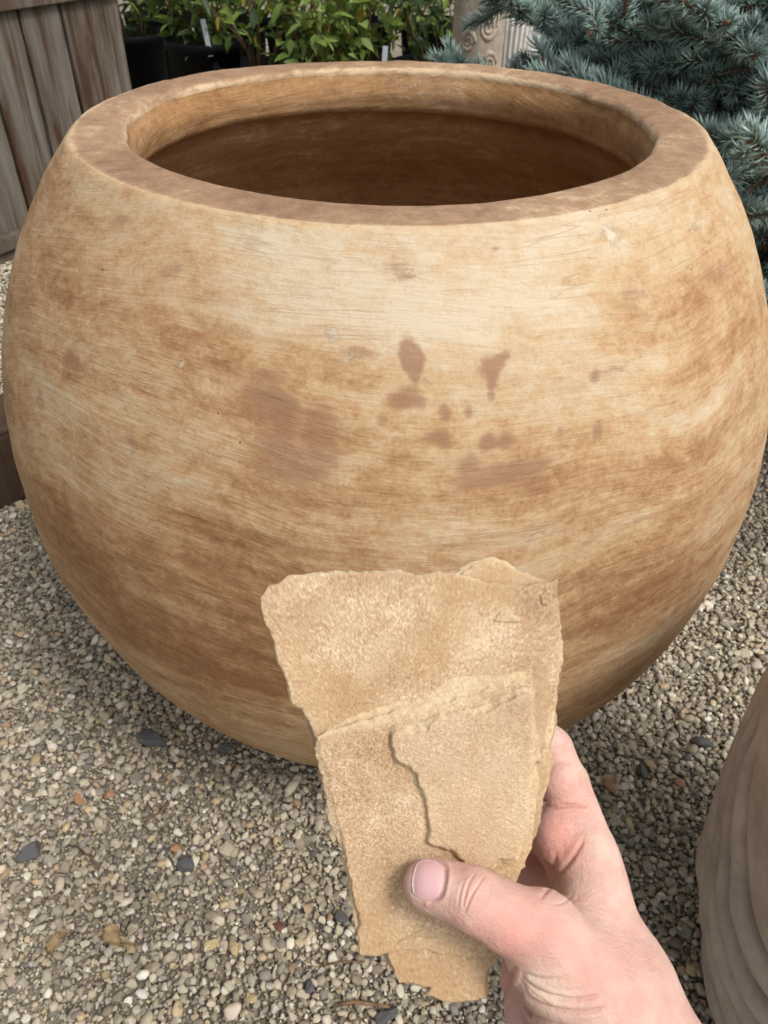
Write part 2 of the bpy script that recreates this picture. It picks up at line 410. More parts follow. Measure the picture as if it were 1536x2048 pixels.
# single dark stones and litter one can pick out
def plain_stone_mat(name, c, var=0.25):
    n = NT(name, 0.75, 0.35); f = n.noise(120, 5, 0.7)
    col = n.mix(n.ramp(n.noise(40, 4, .6), [(0.35, 0.0), (0.7, 1.0)]), tuple(x * (1 - var) for x in c), tuple(x * (1 + var) for x in c))
    return n.out(col, n.bump(f, 0.6, 0.0015))
m_slate = plain_stone_mat('slate', (0.12, 0.12, 0.12), .35); m_brownst = plain_stone_mat('brown pebble', (0.17, 0.075, 0.05))
m_orange = plain_stone_mat('orange pebble', (0.40, 0.22, 0.12)); m_ochre = plain_stone_mat('ochre pebble', (0.55, 0.43, 0.22)); m_pale = plain_stone_mat('pale pebble', (0.62, 0.57, 0.47))
STONES = [  # px, py, width px, mat, label
    (306, 1480, 62, m_slate, 'largest flat dark grey stone on the gravel left below the clay pot'),
    (452, 1492, 36, m_slate, 'dark grey stone tucked at the shaded lower left underside of the clay pot'),
    (62, 1712, 56, m_slate, 'wide dark slate stone half sunk in gravel near the left edge of the photo'),
    (368, 1728, 44, m_slate, 'oblong blue grey stone in open gravel left of the sandstone slab, below its middle'),
    (326, 1700, 26, m_slate, 'small slate chip just beside and above the oblong blue grey stone'),
    (682, 1828, 32, m_slate, 'square dark slate chip close to the left side of the slab at thumb height'),
    (742, 1906, 32, m_slate, 'dark stone right under the broken lower left corner of the slab'),
    (772, 2030, 50, m_slate, 'blocky grey stone at the bottom edge of the photo below the slab tip'),
    (620, 1968, 30, m_slate, 'rounded dark grey pebble in gravel left of the slab tip'),
    (556, 1850, 30, m_brownst, 'dark brown pebble in the gravel left of the slab'),
    (158, 1597, 30, m_orange, 'orange oval pebble in the gravel left of the dead twig'),
    (218, 1592, 30, m_orange, 'orange oval pebble just right of another orange pebble'),
    (354, 1695, 30, m_orange, 'orange angular pebble just above the oblong blue grey stone'),
    (470, 1888, 34, m_ochre, 'yellow angular stone among the gravel left of the slab corner'),
    (420, 1882, 32, m_ochre, 'rounded ochre stone next to the yellow angular stone'),
    (1358, 1570, 24, m_orange, 'small rusty orange pebble between hand and carved statue'),
    (1220, 1572, 34, m_orange, 'brownish orange pebble just right of the index finger'),
    (1490, 2010, 34, m_ochre, 'ochre pebble beside the foot of the carved statue'),
    (1285, 1548, 34, m_slate, 'dark slate sliver in the gravel right of the index finger'),
    (1405, 1490, 40, m_slate, 'dark slate sliver lying near the carved statue shoulder'),
]
for k, (px, py, wd, mt, lab) in enumerate(STONES):
    p = G(px, py, 0.008); dz = (p - EYE) @ FWD; s = wd / FPX * dz
    o = obj('stone', pebble_mesh('stone', mt, 200 + k, 3, 0.6), None, (p[0], p[1], gz(p[0], p[1]) + s * .22 + .003), (RS.normal(0, .12), RS.normal(0, .12), RS.uniform(0, 6)), (s * 1.05, s * .8, s * .5))
    tag(o, lab, 'stone')

n = NT('dry leaf', 0.8, 0.2); f = n.noise(70, 4, .6)
m_dryleaf = n.out(n.ramp(f, [(0.3, (0.18, 0.115, 0.055)), (0.7, (0.46, 0.35, 0.20))]), n.bump(f, 0.5, 0.002))
n = NT('dry twig', 0.9, 0.1); m_drytwig = n.out(n.ramp(n.noise(90, 3), [(0.3, (0.10, 0.06, 0.035)), (0.7, (0.26, 0.17, 0.10))]))
n = NT('red petal', 0.6, 0.3); m_red = n.out((0.35, 0.02, 0.05))
def dry_leaf(px, py, wd, turn, mt, lab, cat, seed, curl=0.9):
    p = G(px, py, 0.015); s = wd / FPX * ((p - EYE) @ FWD)
    u = np.linspace(-1, 1, 17); v = np.linspace(-1, 1, 9)
    U, W = np.meshgrid(u, v, indexing='ij'); wdt = np.sqrt(np.clip(1 - np.abs(U) ** 1.6, 0, 1)) * (.34 - .1 * U)
    P = np.stack([U * .5, W * wdt * np.cos(W * curl), 0.05 + 0.16 * np.abs(W) * curl * wdt * 2 + 0.10 * np.sin(U * 2.5 + seed)], -1)
    P[..., 1] *= .75; P += 0.13 * np.stack([vn(P, 5, seed), vn(P, 5, seed + 1), 1.5 * np.abs(vn(P, 5, seed + 2))], -1) + .03 * vn(P, 16, 1)[..., None]
    F = grid_faces(17, 9, False)
    o = obj('dry_leaf', mesh('dry_leaf', P.reshape(-1, 3) * s, F, mt), None, (p[0], p[1], gz(p[0], p[1]) + .006), (RS.normal(0, .1), .1, turn))
    md = o.modifiers.new('thickness', 'SOLIDIFY'); md.thickness = 0.0006
    tag(o, lab, cat)
dry_leaf(232, 1872, 92, 2.7, m_dryleaf, 'curled dry tan leaf lying on gravel in the lower left, the longer of two', 'leaf', 1)
dry_leaf(112, 1876, 56, 1.1, m_dryleaf, 'small crumpled dry leaf on gravel at the lower left, left of the long curled one', 'leaf', 2)
dry_leaf(1262, 1288, 44, 0.6, m_dryleaf, 'small brown dry leaf on gravel just right of the clay pot underside', 'leaf', 5)
dry_leaf(1492, 1334, 20, 0.3, m_red, 'tiny dark red petal on pale gravel near the right edge', 'petal', 4, 0.3)
def twig(pxs, r, lab):
    P = [G(x, y, 0.016) for x, y in pxs]
    P = [(p[0], p[1], gz(p[0], p[1]) + .014 + .003 * math.sin(i * 2)) for i, p in enumerate(P)]
    V, F = tube(P, [r * (1 - .1 * i) for i in range(len(P))], 7)
    tag(obj('dead_twig', mesh('dead_twig', V, F, m_drytwig)), lab, 'twig')
twig([(286, 1648), (304, 1632), (322, 1618), (334, 1598)], .0022, 'short dead brown twig lying on gravel left under the clay pot')
twig([(670, 2008), (708, 2002), (748, 2004), (780, 2010)], .0028, 'pale brown stick on gravel below the lower tip of the slab')
twig([(650, 1925), (690, 1921), (730, 1919)], .0014, 'thin dark twig on gravel just left of the slab lower corner')
twig([(150, 1690), (190, 1722), (200, 1760)], .0012, 'thin bent dead twig in the gravel on the left side')

# ------------------------------------------------------------------ big clay pot
S0 = 1.0
RIMZ = CAMH - 0.2293; RO, RI, RM, ZM, HT, RB, EU, EL = .3606, .3011, .5175, .4257, .8431, .2446, 2.446, 1.728
PC = np.array([0.0002, 1.0])
def r_out(z):                                # z above ground -> outer radius
    z = np.asarray(z, float); t = (RIMZ - z)
    up = RO + (RM - RO) * (1 - np.clip(1 - t / ZM, 0, 1) ** EU)
    k = np.clip((t - ZM) / (HT - ZM), 0, 1)
    lo = RB + (RM - RB) * np.clip(1 - k ** EL, 0, 1) ** (1 / EL)
    return np.where(t < ZM, up, lo)
NTH = 800
TH = np.arange(NTH) / NTH * 2 * np.pi
def lathe(prof, wob):
    pr = np.asarray(prof); r, z = pr[:, 0], pr[:, 1]
    A, Rr = np.meshgrid(TH, r, indexing='ij'); _, Z = np.meshgrid(TH, z, indexing='ij')
    P = np.stack([Rr * np.cos(A), Rr * np.sin(A), Z], -1)
    low = fbm(P, 2.3, 3, 2) * .005 + fbm(P * np.array([1, 1, 3.]), 9, 1, 3) * .0011
    edge = vn(P, 26, 2) * .0016 + vn(P, 70, 1) * .0007
    dr = low + edge * wob[None, :]
    P[..., 0] += dr * np.cos(A); P[..., 1] += dr * np.sin(A)
    P[..., 2] += (vn(P * np.array([1, 1, 0.]), 3.2, 2) * .0035 + edge * wob[None, :] * .6) * np.exp(-np.abs(Z - RIMZ) / .06)
    return P
# outer wall profile up to the outer lip edge
zz = np.concatenate([np.linspace(0.0, RIMZ - .004, 300)])
prof = [(RB - .015, 0.0)] + [(float(r_out(z)), float(z)) for z in zz[1:]]
# shrink into rounded edge
er = .006
prof = [(r, z) for r, z in prof if z < RIMZ - er]
pa = np.array(prof[-1]); pe = np.array([RO - .0035, RIMZ + .0004]); pm = np.array([RO + .0006, RIMZ - .0002])
for t in np.linspace(.15, 1, 7): q = (1 - t) ** 2 * pa + 2 * t * (1 - t) * pm + t * t * pe; prof.append((float(q[0]), float(q[1])))
body_prof = prof
rim_prof = [body_prof[-1]]
for t in np.linspace(0.04, 1, 24): rim_prof.append((RO - .0035 + (RI + .008 - RO + .0035) * t, RIMZ + .0004 + .0012 * (1 - (2 * t - 1) ** 2)))
lip = []
for a in np.linspace(10, 90, 8): lip.append((RI + .008 - .009 * math.sin(R(a)), RIMZ + .0004 - .009 + .009 * math.cos(R(a))))
rim_prof += lip
neck = []
for t in np.linspace(.08, 1, 16): neck.append((RI - .001 - .007 * math.sin(t * 2.4), RIMZ - .0105 - .036 * t))
r0, z0 = neck[-1]
for a in np.linspace(12, 90, 8): neck.append((r0 + .022 * (1 - math.cos(R(a))), z0 - .017 * math.sin(R(a))))
r0, z0 = neck[-1]
inn = [rim_prof[-1]] + neck
for t in np.linspace(.03, 1, 60):
    z = z0 + (0.06 - z0) * t; tgt = float(r_out(z)) - .045
    kk = min(1, t / .22); kk = math.sin(kk * math.pi / 2)
    inn.append((r0 + (tgt - r0) * kk, z))
inn.append((0.001, .058))

POTW = bpy.data.objects.new('clay_pot', None); COL.objects.link(POTW); POTW.location = (PC[0], PC[1], 0)
tag(POTW, 'huge round terracotta pot with thick brown rim and worn cream wash standing on gravel', 'pot')

def hit_pot(px, py):                         # where a sight line meets the outer wall: (angle, height)
    v = ray(px, py); t = np.linspace(.3, 1.6, 4000); P = EYE + t[:, None] * v / 1.0
    q = np.hypot(P[:, 0] - PC[0], P[:, 1] - PC[1]) - r_out(P[:, 2])
    ok = np.where((q < 0) & (P[:, 2] < RIMZ))[0]
    if not len(ok): return None
    p = P[ok[0]]; return math.atan2(p[1] - PC[1], p[0] - PC[0]), p[2], (p - EYE) @ FWD
# worn clay spots (px, py, rx, ry, strength)
SP = [(825, 690, 20, 24, .95), (826, 725, 13, 28, .8), (990, 735, 28, 22, .9), (986, 775, 12, 20, .7), (1015, 715, 16, 14, .5), (803, 790, 32, 26, .8), (883, 822, 15, 15, .9),
      (868, 876, 24, 20, .95), (970, 888, 18, 15, .95), (1010, 888, 24, 15, .9), (936, 830, 12, 16, .6), (756, 832, 12, 18, .55), (530, 780, 48, 38, .62), (545, 815, 70, 28, .4),
      (545, 925, 62, 48, .62), (640, 920, 52, 48, .62), (560, 850, 30, 40, .5), (640, 850, 42, 36, .5), (930, 955, 42, 42, .62), (1035, 948, 72, 22, .8), (1085, 985, 48, 14, .65),
      (1190, 876, 14, 18, .7), (1115, 876, 12, 14, .55), (1180, 758, 16, 12, .55), (148, 738, 22, 18, .95), (990, 487, 10, 5, .9), (340, 545, 36, 20, .45), (810, 545, 60, 26, .45),
      (720, 690, 45, 14, .5), (565, 1040, 16, 12, .6), (1270, 600, 60, 45, .42), (235, 460, 34, 26, .45), (270, 880, 30, 28, .5), (75, 800, 18, 30, .5), (1420, 545, 45, 30, .4),
      (1215, 740, 60, 18, .35), (180, 1040, 70, 40, .35), (300, 1080, 50, 40, .35), (440, 650, 60, 16, .3), (1100, 1060, 90, 20, .3), (655, 740, 10, 8, .7), (1290, 690, 40, 14, .3)]
# broad lighter (+) and darker (-) wash tones, lit top and shaded foot painted in
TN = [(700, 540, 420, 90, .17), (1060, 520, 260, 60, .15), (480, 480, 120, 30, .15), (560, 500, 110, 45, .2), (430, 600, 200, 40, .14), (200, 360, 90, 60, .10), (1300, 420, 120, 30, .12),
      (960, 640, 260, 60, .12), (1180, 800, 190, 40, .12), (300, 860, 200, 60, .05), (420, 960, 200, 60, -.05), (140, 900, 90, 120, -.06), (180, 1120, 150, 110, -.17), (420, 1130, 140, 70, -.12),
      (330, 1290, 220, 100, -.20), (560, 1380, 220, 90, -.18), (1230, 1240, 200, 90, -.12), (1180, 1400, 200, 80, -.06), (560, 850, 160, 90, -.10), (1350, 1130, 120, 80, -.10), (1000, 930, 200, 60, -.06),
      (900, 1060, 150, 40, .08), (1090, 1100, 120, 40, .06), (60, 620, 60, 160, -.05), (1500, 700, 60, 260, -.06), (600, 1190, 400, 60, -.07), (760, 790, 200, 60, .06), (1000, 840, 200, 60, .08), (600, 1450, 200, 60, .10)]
CK = [(1220, 462, 26, 20, 1.1), (500, 455, 40, 18, .7), (672, 660, 14, 12, 1.0), (1395, 440, 28, 22, .7), (355, 722, 18, 10, .9), (700, 705, 26, 26, .7), (1430, 535, 30, 26, .6), (1080, 560, 60, 20, .4), (250, 870, 60, 50, .45), (170, 700, 60, 60, .4)]
def splat(P, lst, pw=1.0):
    A = np.arctan2(P[:, 1], P[:, 0]); rr = np.hypot(P[:, 0], P[:, 1]); out = np.zeros(len(P))
    for px, py, rx, ry, s in lst:
        h_ = hit_pot(px, py)
        if h_ is None: continue
        a0, z0, d = h_; r0 = float(r_out(z0))
        nx_ = abs(math.sin(a0))              # sideways foreshortening at the flanks
        sx = rx / FPX * d / max(nx_, .35)
        slope = (float(r_out(z0 + .005)) - float(r_out(z0 - .005))) / .01
        vis = max(.3, abs(math.cos(PITCH) + slope * -math.sin(PITCH)) )
        sz = ry / FPX * d / max(.35, math.cos(PITCH - math.atan(-slope)))
        du = (A - a0 + np.pi) % (2 * np.pi) - np.pi
        q = (du * r0 / sx) ** 2 + ((P[:, 2] - z0) / sz) ** 2
        out += s * np.exp(-q ** pw * .9)
    return out
def pot_part(name, prof, mt, wobf, kind):
    P = lathe(prof, wobf); V = P.reshape(-1, 3)
    F = grid_faces(NTH, len(prof), True)
    me = mesh(name, V, F, mt)
    if kind == 'body':
        W_ = V + .005 * np.stack([vn(V, 55, 1), vn(V, 55, 2), vn(V, 55, 3)], -1) + .007 * np.stack([vn(V, 16, 1), vn(V, 16, 2), vn(V, 16, 3)], -1)
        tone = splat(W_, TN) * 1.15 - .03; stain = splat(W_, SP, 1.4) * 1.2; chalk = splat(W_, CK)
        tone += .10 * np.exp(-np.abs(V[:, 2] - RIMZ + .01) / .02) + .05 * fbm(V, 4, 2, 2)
        stain += .16 * np.clip(fbm(V, 7, 3, 2) - .2, 0, 1)
    elif kind == 'rim':
        rr = np.hypot(V[:, 0], V[:, 1])
        tone = .05 * fbm(V, 9, 2, 2) + .34 * np.exp(-((rr - RI - .001) / .004) ** 2) + .22 * np.exp(-((rr - RO + .001) / .004) ** 2) - .03
        stain = .2 * np.clip(fbm(V, 9, 1, 2), 0, 1); chalk = .35 * np.exp(-((rr - RI - .002) / .006) ** 2) + .2 * np.clip(vn(V, 8, 2), 0, 1)
    else:
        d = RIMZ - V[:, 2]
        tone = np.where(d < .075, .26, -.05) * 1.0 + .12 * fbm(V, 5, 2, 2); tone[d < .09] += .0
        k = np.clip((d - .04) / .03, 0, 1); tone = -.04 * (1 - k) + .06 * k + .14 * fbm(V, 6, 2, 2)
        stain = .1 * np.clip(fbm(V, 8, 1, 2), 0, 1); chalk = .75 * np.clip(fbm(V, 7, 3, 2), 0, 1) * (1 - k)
    attr(me, 'tone', tone); attr(me, 'stain', stain); attr(me, 'chalk', chalk)
    return obj(name, me, POTW)
bw = np.array([np.exp(-abs(z - RIMZ) / .012) for r, z in body_prof]); rw = np.array([1.0 if i < 3 else (1.2 if r < RI + .012 else .25) for i, (r, z) in enumerate(rim_prof)])
iw = np.array([np.clip(1.2 - (RIMZ - z) / .04, .3, 1.2) for r, z in inn])
bw[-1] = rw[0] = 1.0; rw[-1] = iw[0] = 1.2
mp_body, mp_rim, mp_in = mat_pot('worn cream clay wash', 'body'), mat_pot('bare brown clay rim', 'rim'), mat_pot('dark clay inside', 'in')
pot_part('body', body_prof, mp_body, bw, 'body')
pot_part('rim', rim_prof, mp_rim, rw, 'rim')
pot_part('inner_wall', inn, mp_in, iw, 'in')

# ------------------------------------------------------------------ wooden box planter at the left
m_grey = mat_wood('weathered grey wood', (0.21, 0.186, 0.158), (0.06, 0.045, 0.034), (0.058, 0.030, 0.014))
m_trim = mat_wood('brown weathered trim', (0.17, 0.135, 0.11), (0.06, 0.045, 0.035), (0.085, 0.055, 0.038))
m_black = NT('black plastic', 0.65, 0.12).out((0.005, 0.005, 0.0055))
pl = tag(bpy.data.objects.new('wooden_planter', None), 'weathered grey upright board planter box with brown trim behind the clay pot, top left', 'planter'); COL.objects.link(pl)
A = G(0, 527); B = G(303, 402)               # foot of the visible face at the frame edge and at its right corner
ux = (B - A) / np.linalg.norm(B - A); uy = np.array([-ux[1], ux[0], 0])   # uy points away from the camera
if uy[1] < 0: uy = -uy
L = np.linalg.norm(B - A)
Mx = Matrix(((ux[0], uy[0], 0, B[0]), (ux[1], uy[1], 0, B[1]), (0, 0, 1, 0), (0, 0, 0, 1)))
pl.matrix_world = Mx
def face_u(px, py):                          # distance along the face (from the corner, negative) for a sight line
    v = ray(px, py); nrm = uy; t = ((B - EYE) @ nrm) / (v @ nrm); p = EYE + v * t
    return (p - B) @ ux, p[2]
ztrim = face_u(0, 22)[1]; zbot = face_u(20, 462)[1]
u1 = face_u(237, 2)[0]; u2 = face_u(126, 40)[0]; u3 = face_u(42, 50)[0]
us = [u1, u2, u3, u3 - .155, u3 - .31, u3 - .46]
zt = ztrim + .085
def jag_plank(x0, x1, y0, y1, z0, z1, seed):
    nz_ = 60; zs = np.linspace(z0, z1, nz_); V = []
    for z in zs:
        a = .0030 * vn(np.array([[seed, z * 5, 0.]]), 1, 1)[0] + .0022 * vn(np.array([[seed, z * 17, 0.]]), 1, 2)[0]
        b = .0030 * vn(np.array([[seed + 5, z * 5, 0.]]), 1, 1)[0] + .0022 * vn(np.array([[seed + 9, z * 17, 0.]]), 1, 2)[0]
        c = .003
        xa, xb = x0 + a, x1 + b
        V += [(xa, y0 + c, z), (xa + c, y0, z), ((xa * 2 + xb) / 3, y0 + .001 * math.sin(z * 9 + seed), z), ((xa + 2 * xb) / 3, y0 + .001 * math.cos(z * 7 + seed), z), (xb - c, y0, z), (xb, y0 + c, z), (xb, y1, z), (xa, y1, z)]
    F = []
    for k in range(nz_ - 1):
        for q in range(8): F.append((k * 8 + q, k * 8 + (q + 1) % 8, (k + 1) * 8 + (q + 1) % 8, (k + 1) * 8 + q))
    F.append(tuple(range(8))[::-1]); F.append(tuple((nz_ - 1) * 8 + q for q in range(8)))
    return V, F
for k in range(5):
    xb, xa = us[k] - .0065, us[k + 1] + .0065
    V, F = jag_plank(xa, xb, 0.0, .022, zbot - .03, zt - .02, 3.3 * k + 1)
    obj('plank', mesh('plank', V, F, m_grey, False), pl)
for k in range(4):                           # side wall round the corner
    ya = .024 + k * .15
    V, F = jag_plank(0, .144, 0, .022, zbot - .03, zt - .02, 9 + 3.3 * k)
    o = obj('plank', mesh('plank', V, F, m_grey, False), pl, (u1 - .002, ya, 0), (0, 0, R(90)))
for k in range(3):
    V, F = jag_plank(0, .18, 0, .022, zbot - .03, zt - .02, 29 + 3.3 * k)
    obj('plank', mesh('plank', V, F, m_grey, False), pl, (u1 - .03 - k * .2 - .18, .63, 0))
um = us[-1]
V, F = box(um, u1 + .014, -.022, -.001, ztrim, zt + .02, .003); obj('top_rail', mesh('top_rail', V, F, m_trim, False), pl)
V, F = box(u1 + .002, u1 + .022, .0, .64, ztrim, zt + .02, .003); obj('top_rail', mesh('top_rail', V, F, m_trim, False), pl)
V, F = box(um, u1 + .03, -.035, .10, zt + .022, zt + .045, .004); obj('cap_board', mesh('cap_board', V, F, m_trim, False), pl)
zb2 = face_u(5, 500)[1]
V, F = box(um, u1 + .014, -.045, -.001, zb2 + .005, zbot - .001, .004); obj('bottom_rail', mesh('bottom_rail', V, F, m_trim, False), pl)
V, F = box(um, u1 + .014, -.028, .60, .0, .05, .003); obj('skid', mesh('skid', V, F, m_trim, False), pl)
V, F = box(um + .01, u1 - .02, .0, .59, .052, zb2, .002); obj('liner', mesh('liner', V, F, m_black, False), pl)
V, F = box(um + .01, u1 - .026, .026, .62, zt - .12, zt - .08, .002); obj('soil', mesh('soil', V, F, m_dirt, False), pl)

# dark timber lying left of the pot
m_timber = mat_wood('dark brown timber', (0.105, 0.070, 0.048), (0.045, 0.028, 0.018), (0.06, 0.035, 0.022), 30)
tb = G(0, 1028); tb2 = G(60, 998)
ang = math.atan2(tb2[1] - tb[1], tb2[0] - tb[0])
V, F = box(-1.1, .25, 0, .16, .0, .17, .008)
t_ = obj('timber_beam', mesh('timber_beam', V, F, m_timber, False), None, (tb[0], tb[1], 0.002), (0, 0, ang))
tag(t_, 'dark brown squared timber lying on the gravel against the left side of the clay pot', 'timber')

# ------------------------------------------------------------------ potted shrubs in the background
def mat_leaf(name, c1, c2):
    n = NT(name, 0.5, 0.4); oi = n.n('ObjectInfo')
    col = n.mix(oi.outputs['Random'], c1, c2)
    f = n.noise(60, 3)
    col = n.mix(1.0, col, n.ramp(f, [(0.3, 0.8), (0.7, 1.15)]), 'MULTIPLY')
    n.b.inputs['Transmission Weight'].default_value = 0.0
    tr = n.n('BsdfTranslucent'); n.l(col, tr.inputs[0]); mx = n.n('MixShader'); mx.inputs[0].default_value = 0.3
    n.out(col); o = n.t.nodes['Material Output']; n.l(n.b.outputs[0], mx.inputs[1]); n.l(tr.outputs[0], mx.inputs[2]); n.l(mx.outputs[0], o.inputs[0])
    return n.m
ml_green = mat_leaf('green leaf', (0.09, 0.145, 0.022), (0.20, 0.28, 0.05)); ml_bright = mat_leaf('fresh leaf', (0.16, 0.25, 0.05), (0.30, 0.40, 0.11))
ml_dark = mat_leaf('dark leaf', (0.025, 0.055, 0.014), (0.07, 0.12, 0.03)); ml_yellow = mat_leaf('yellow leaf', (0.45, 0.36, 0.04), (0.55, 0.44, 0.08))
m_stem = NT('shrub stem', 0.8, 0.2).out((0.12, 0.075, 0.04)); m_white = NT('white plastic label', 0.5, 0.4).out((0.55, 0.60, 0.66)); m_petal = NT('white petal', 0.6, 0.3).out((0.8, 0.8, 0.76))
def leaf_mesh(name, mt, wd, fold, bend):
    V = []; F = []; nseg = 5
    for k in range(nseg + 1):
        t = k / nseg; wv = wd * math.sin(math.pi * min(1, t ** .8)) if 0 < k < nseg else 0.0
        z = -bend * t * t
        V += [(t, -wv, z + fold * wv), (t, 0, z), (t, wv, z + fold * wv)]
    for k in range(nseg):
        a = 3 * k
        F += [(a, a + 3, a + 4, a + 1), (a + 1, a + 4, a + 5, a + 2)]
    return mesh(name, V, F, mt)
LM = {}
for nm, mt in (('green', ml_green), ('bright', ml_bright), ('dark', ml_dark), ('yellow', ml_yellow)):
    LM[nm] = [leaf_mesh('leaf', mt, w_, f_, b_) for w_, f_, b_ in ((.2, .5, .15), (.26, .3, .3), (.17, .6, .05))]
def nursery_pot(parent, r, h):
    pr = [(r * .80, 0), (r * .84, .02), (r * .97, h - .045), (r * 1.03, h - .04), (r * 1.04, h - .004), (r * 1.02, h), (r * .97, h), (r * .95, h - .05), (0.001, h - .05)]
    a = np.arange(48) / 48 * 2 * np.pi; P = np.array([[(q * math.cos(t), q * math.sin(t), z) for q, z in pr] for t in a])
    obj('pot', mesh('pot', P.reshape(-1, 3), grid_faces(48, len(pr)), m_black), parent)
def shrub(x, y, r, h, top, nst, nlf, mix_, lab, size, seed, spread=1.0, lower=0.05, grp='shrubs in black nursery pots behind the clay pot'):
    rr = random.Random(seed)
    e = tag(bpy.data.objects.new('potted_shrub', None), lab, 'shrub', grp); COL.objects.link(e); e.location = (x, y, 0)
    nursery_pot(e, r, h)
    stems = []
    for k in range(nst):
        a = rr.uniform(0, 6.28); rad = rr.uniform(.0, .45) * r; p = Vector((rad * math.cos(a), rad * math.sin(a), h - .05)); P = [p.copy()]
        d = Vector((math.cos(a) * rr.uniform(.1, .6) * spread, math.sin(a) * rr.uniform(.1, .6) * spread, 1)).normalized(); ln = (top - h) * rr.uniform(.6, 1.1)
        for q in range(6):
            p = p + d * ln / 6; d = (d + Vector((rr.gauss(0, .15), rr.gauss(0, .15), rr.gauss(0, .05)))).normalized(); P.append(p.copy())
        stems.append(P)
        V, F = tube(P, [.006 - .0007 * q for q in range(7)], 6); obj('stem', mesh('stem', V, F, m_stem), e)
    names = list(mix_.keys()); wts = list(mix_.values())
    for k in range(nlf):
        P = stems[rr.randrange(nst)]; t = (lower + (1 - lower) * rr.random() ** .8) * 5.99; i = int(t); p = P[i].lerp(P[i + 1], t - i)
        az = rr.uniform(0, 6.28); s = size * rr.uniform(.75, 1.5)
        off = Vector((math.cos(az), math.sin(az), rr.uniform(-.3, .5))) * rr.uniform(0.0, .10)
        nm = rr.choices(names, wts)[0]
        me = LM[nm][rr.randrange(3)]
        elv = rr.uniform(-.5, 1.0) if nm != 'yellow' else 1.4
        obj('leaf', me, e, p + off, (rr.gauss(0, .5), elv, az), (s, s, s))
    return e
YB = 4.3
def bx(px, z=.36, y=YB): # x so that a point at height z, distance y shows at column px
    d = y * _c + (CAMH - z) * _s; return (px - CX) / FPX * d
shrub(bx(395, y=4.45), 4.45, .19, .40, .95, 12, 299, dict(green=5, dark=4, bright=1), 'dark bushy shrub in a black nursery pot right of the wooden planter', .075, 1)
shrub(bx(238, y=4.9), 4.9, .20, .36, .95, 8, 220, dict(dark=6, green=2), 'shaded small leaved shrub in a black pot directly against the wooden planter, at its right', .065, 2)
shrub(bx(498, y=4.25), 4.25, .205, .33, .85, 12, 120, dict(green=4, yellow=.5, dark=3), 'thin twiggy shrub with bare stems in a black pot, second in front row', .06, 3, .8, .35)
shrub(bx(605, y=4.15), 4.15, .17, .30, .85, 11, 299, dict(bright=5, green=3, yellow=.12), 'bright green leafy shrub spilling over its black pot behind the pot rim', .072, 4, 1.3, .0)
shrub(bx(700, y=4.3), 4.3, .17, .30, .9, 11, 290, dict(green=5, bright=2, yellow=.25), 'green shrub with a few yellow leaves behind the middle of the pot rim', .072, 5, 1.1, .0)
shrub(bx(848, y=4.3), 4.3, .185, .345, .9, 9, 190, dict(dark=5, green=3, yellow=.1), 'sparse dark green shrub in a black pot left of the pale carved pedestal', .06, 6, 1.0, .1)
for k, (px, y, q) in enumerate([(300, 5.6, 'left'), (450, 5.5, 'centre left'), (580, 5.4, 'centre'), (705, 5.5, 'centre right'), (850, 5.5, 'right')]):
    shrub(bx(px, y=y), y, .2, .36, 1.1, 8, 240, dict(green=4, dark=5, bright=.6), 'dark leafy potted shrub in the back row, %s of the gaps between front shrubs' % q, .075, 20 + k, 1.3)
# yellow hanging leaves seen against the green
for px, py, s in [(626, 68, .085), (686, 58, .06), (588, 12, .07), (632, 8, .08)]:
    p = c2w(C(px, py, 3.75))[0]
    o = obj('leaf', LM['yellow'][0], None, None)
    # belongs to the bright shrub
    par = [q for q in bpy.data.objects if q.name.startswith('potted_shrub') and 'few yellow' in q.get('label', '')][0]
    o.parent = par; o.location = Vector(p) - par.location + Vector((0, 0, .04)); o.rotation_euler = (0.3, 1.45, 2.0); o.scale = (s, s * 1.1, s)
# white blossom
fl = tag(bpy.data.objects.new('white_blossom', None), 'small white blossom among green shrub leaves near the top edge', 'flower'); COL.objects.link(fl); fl.location = c2w(C(762, 16, 3.8))[0]
for k in range(7):
    V, F = tube([(0, 0, 0), (.012, 0, .004), (.026, 0, .012), (.036, 0, .010)], [.003, .012, .013, .004], 8)
    obj('petal', mesh('petal', V, F, m_petal), fl, (RS.normal(0, .012), 0, RS.normal(0, .012)), (RS.uniform(0, 6), RS.uniform(0, 6), RS.uniform(0, 6)), (1, .8, .6))
def label_stick(px, py, d, hh, lean, lab):
    p = c2w(C(px, py, d))[0]; V, F = box(-.012, .012, -.001, .001, -hh, 0.0, .0008)
    tag(obj('plant_label', mesh('plant_label', V, F, m_white, False), None, p, (.15, lean, .1)), lab, 'plant label')
label_stick(405, 38, 3.62, .16, -.1, 'grey white plastic label stick standing in a black pot at the left')
label_stick(771, 92, 3.45, .12, .05, 'white plastic label stick poking up just behind the middle of the pot rim')

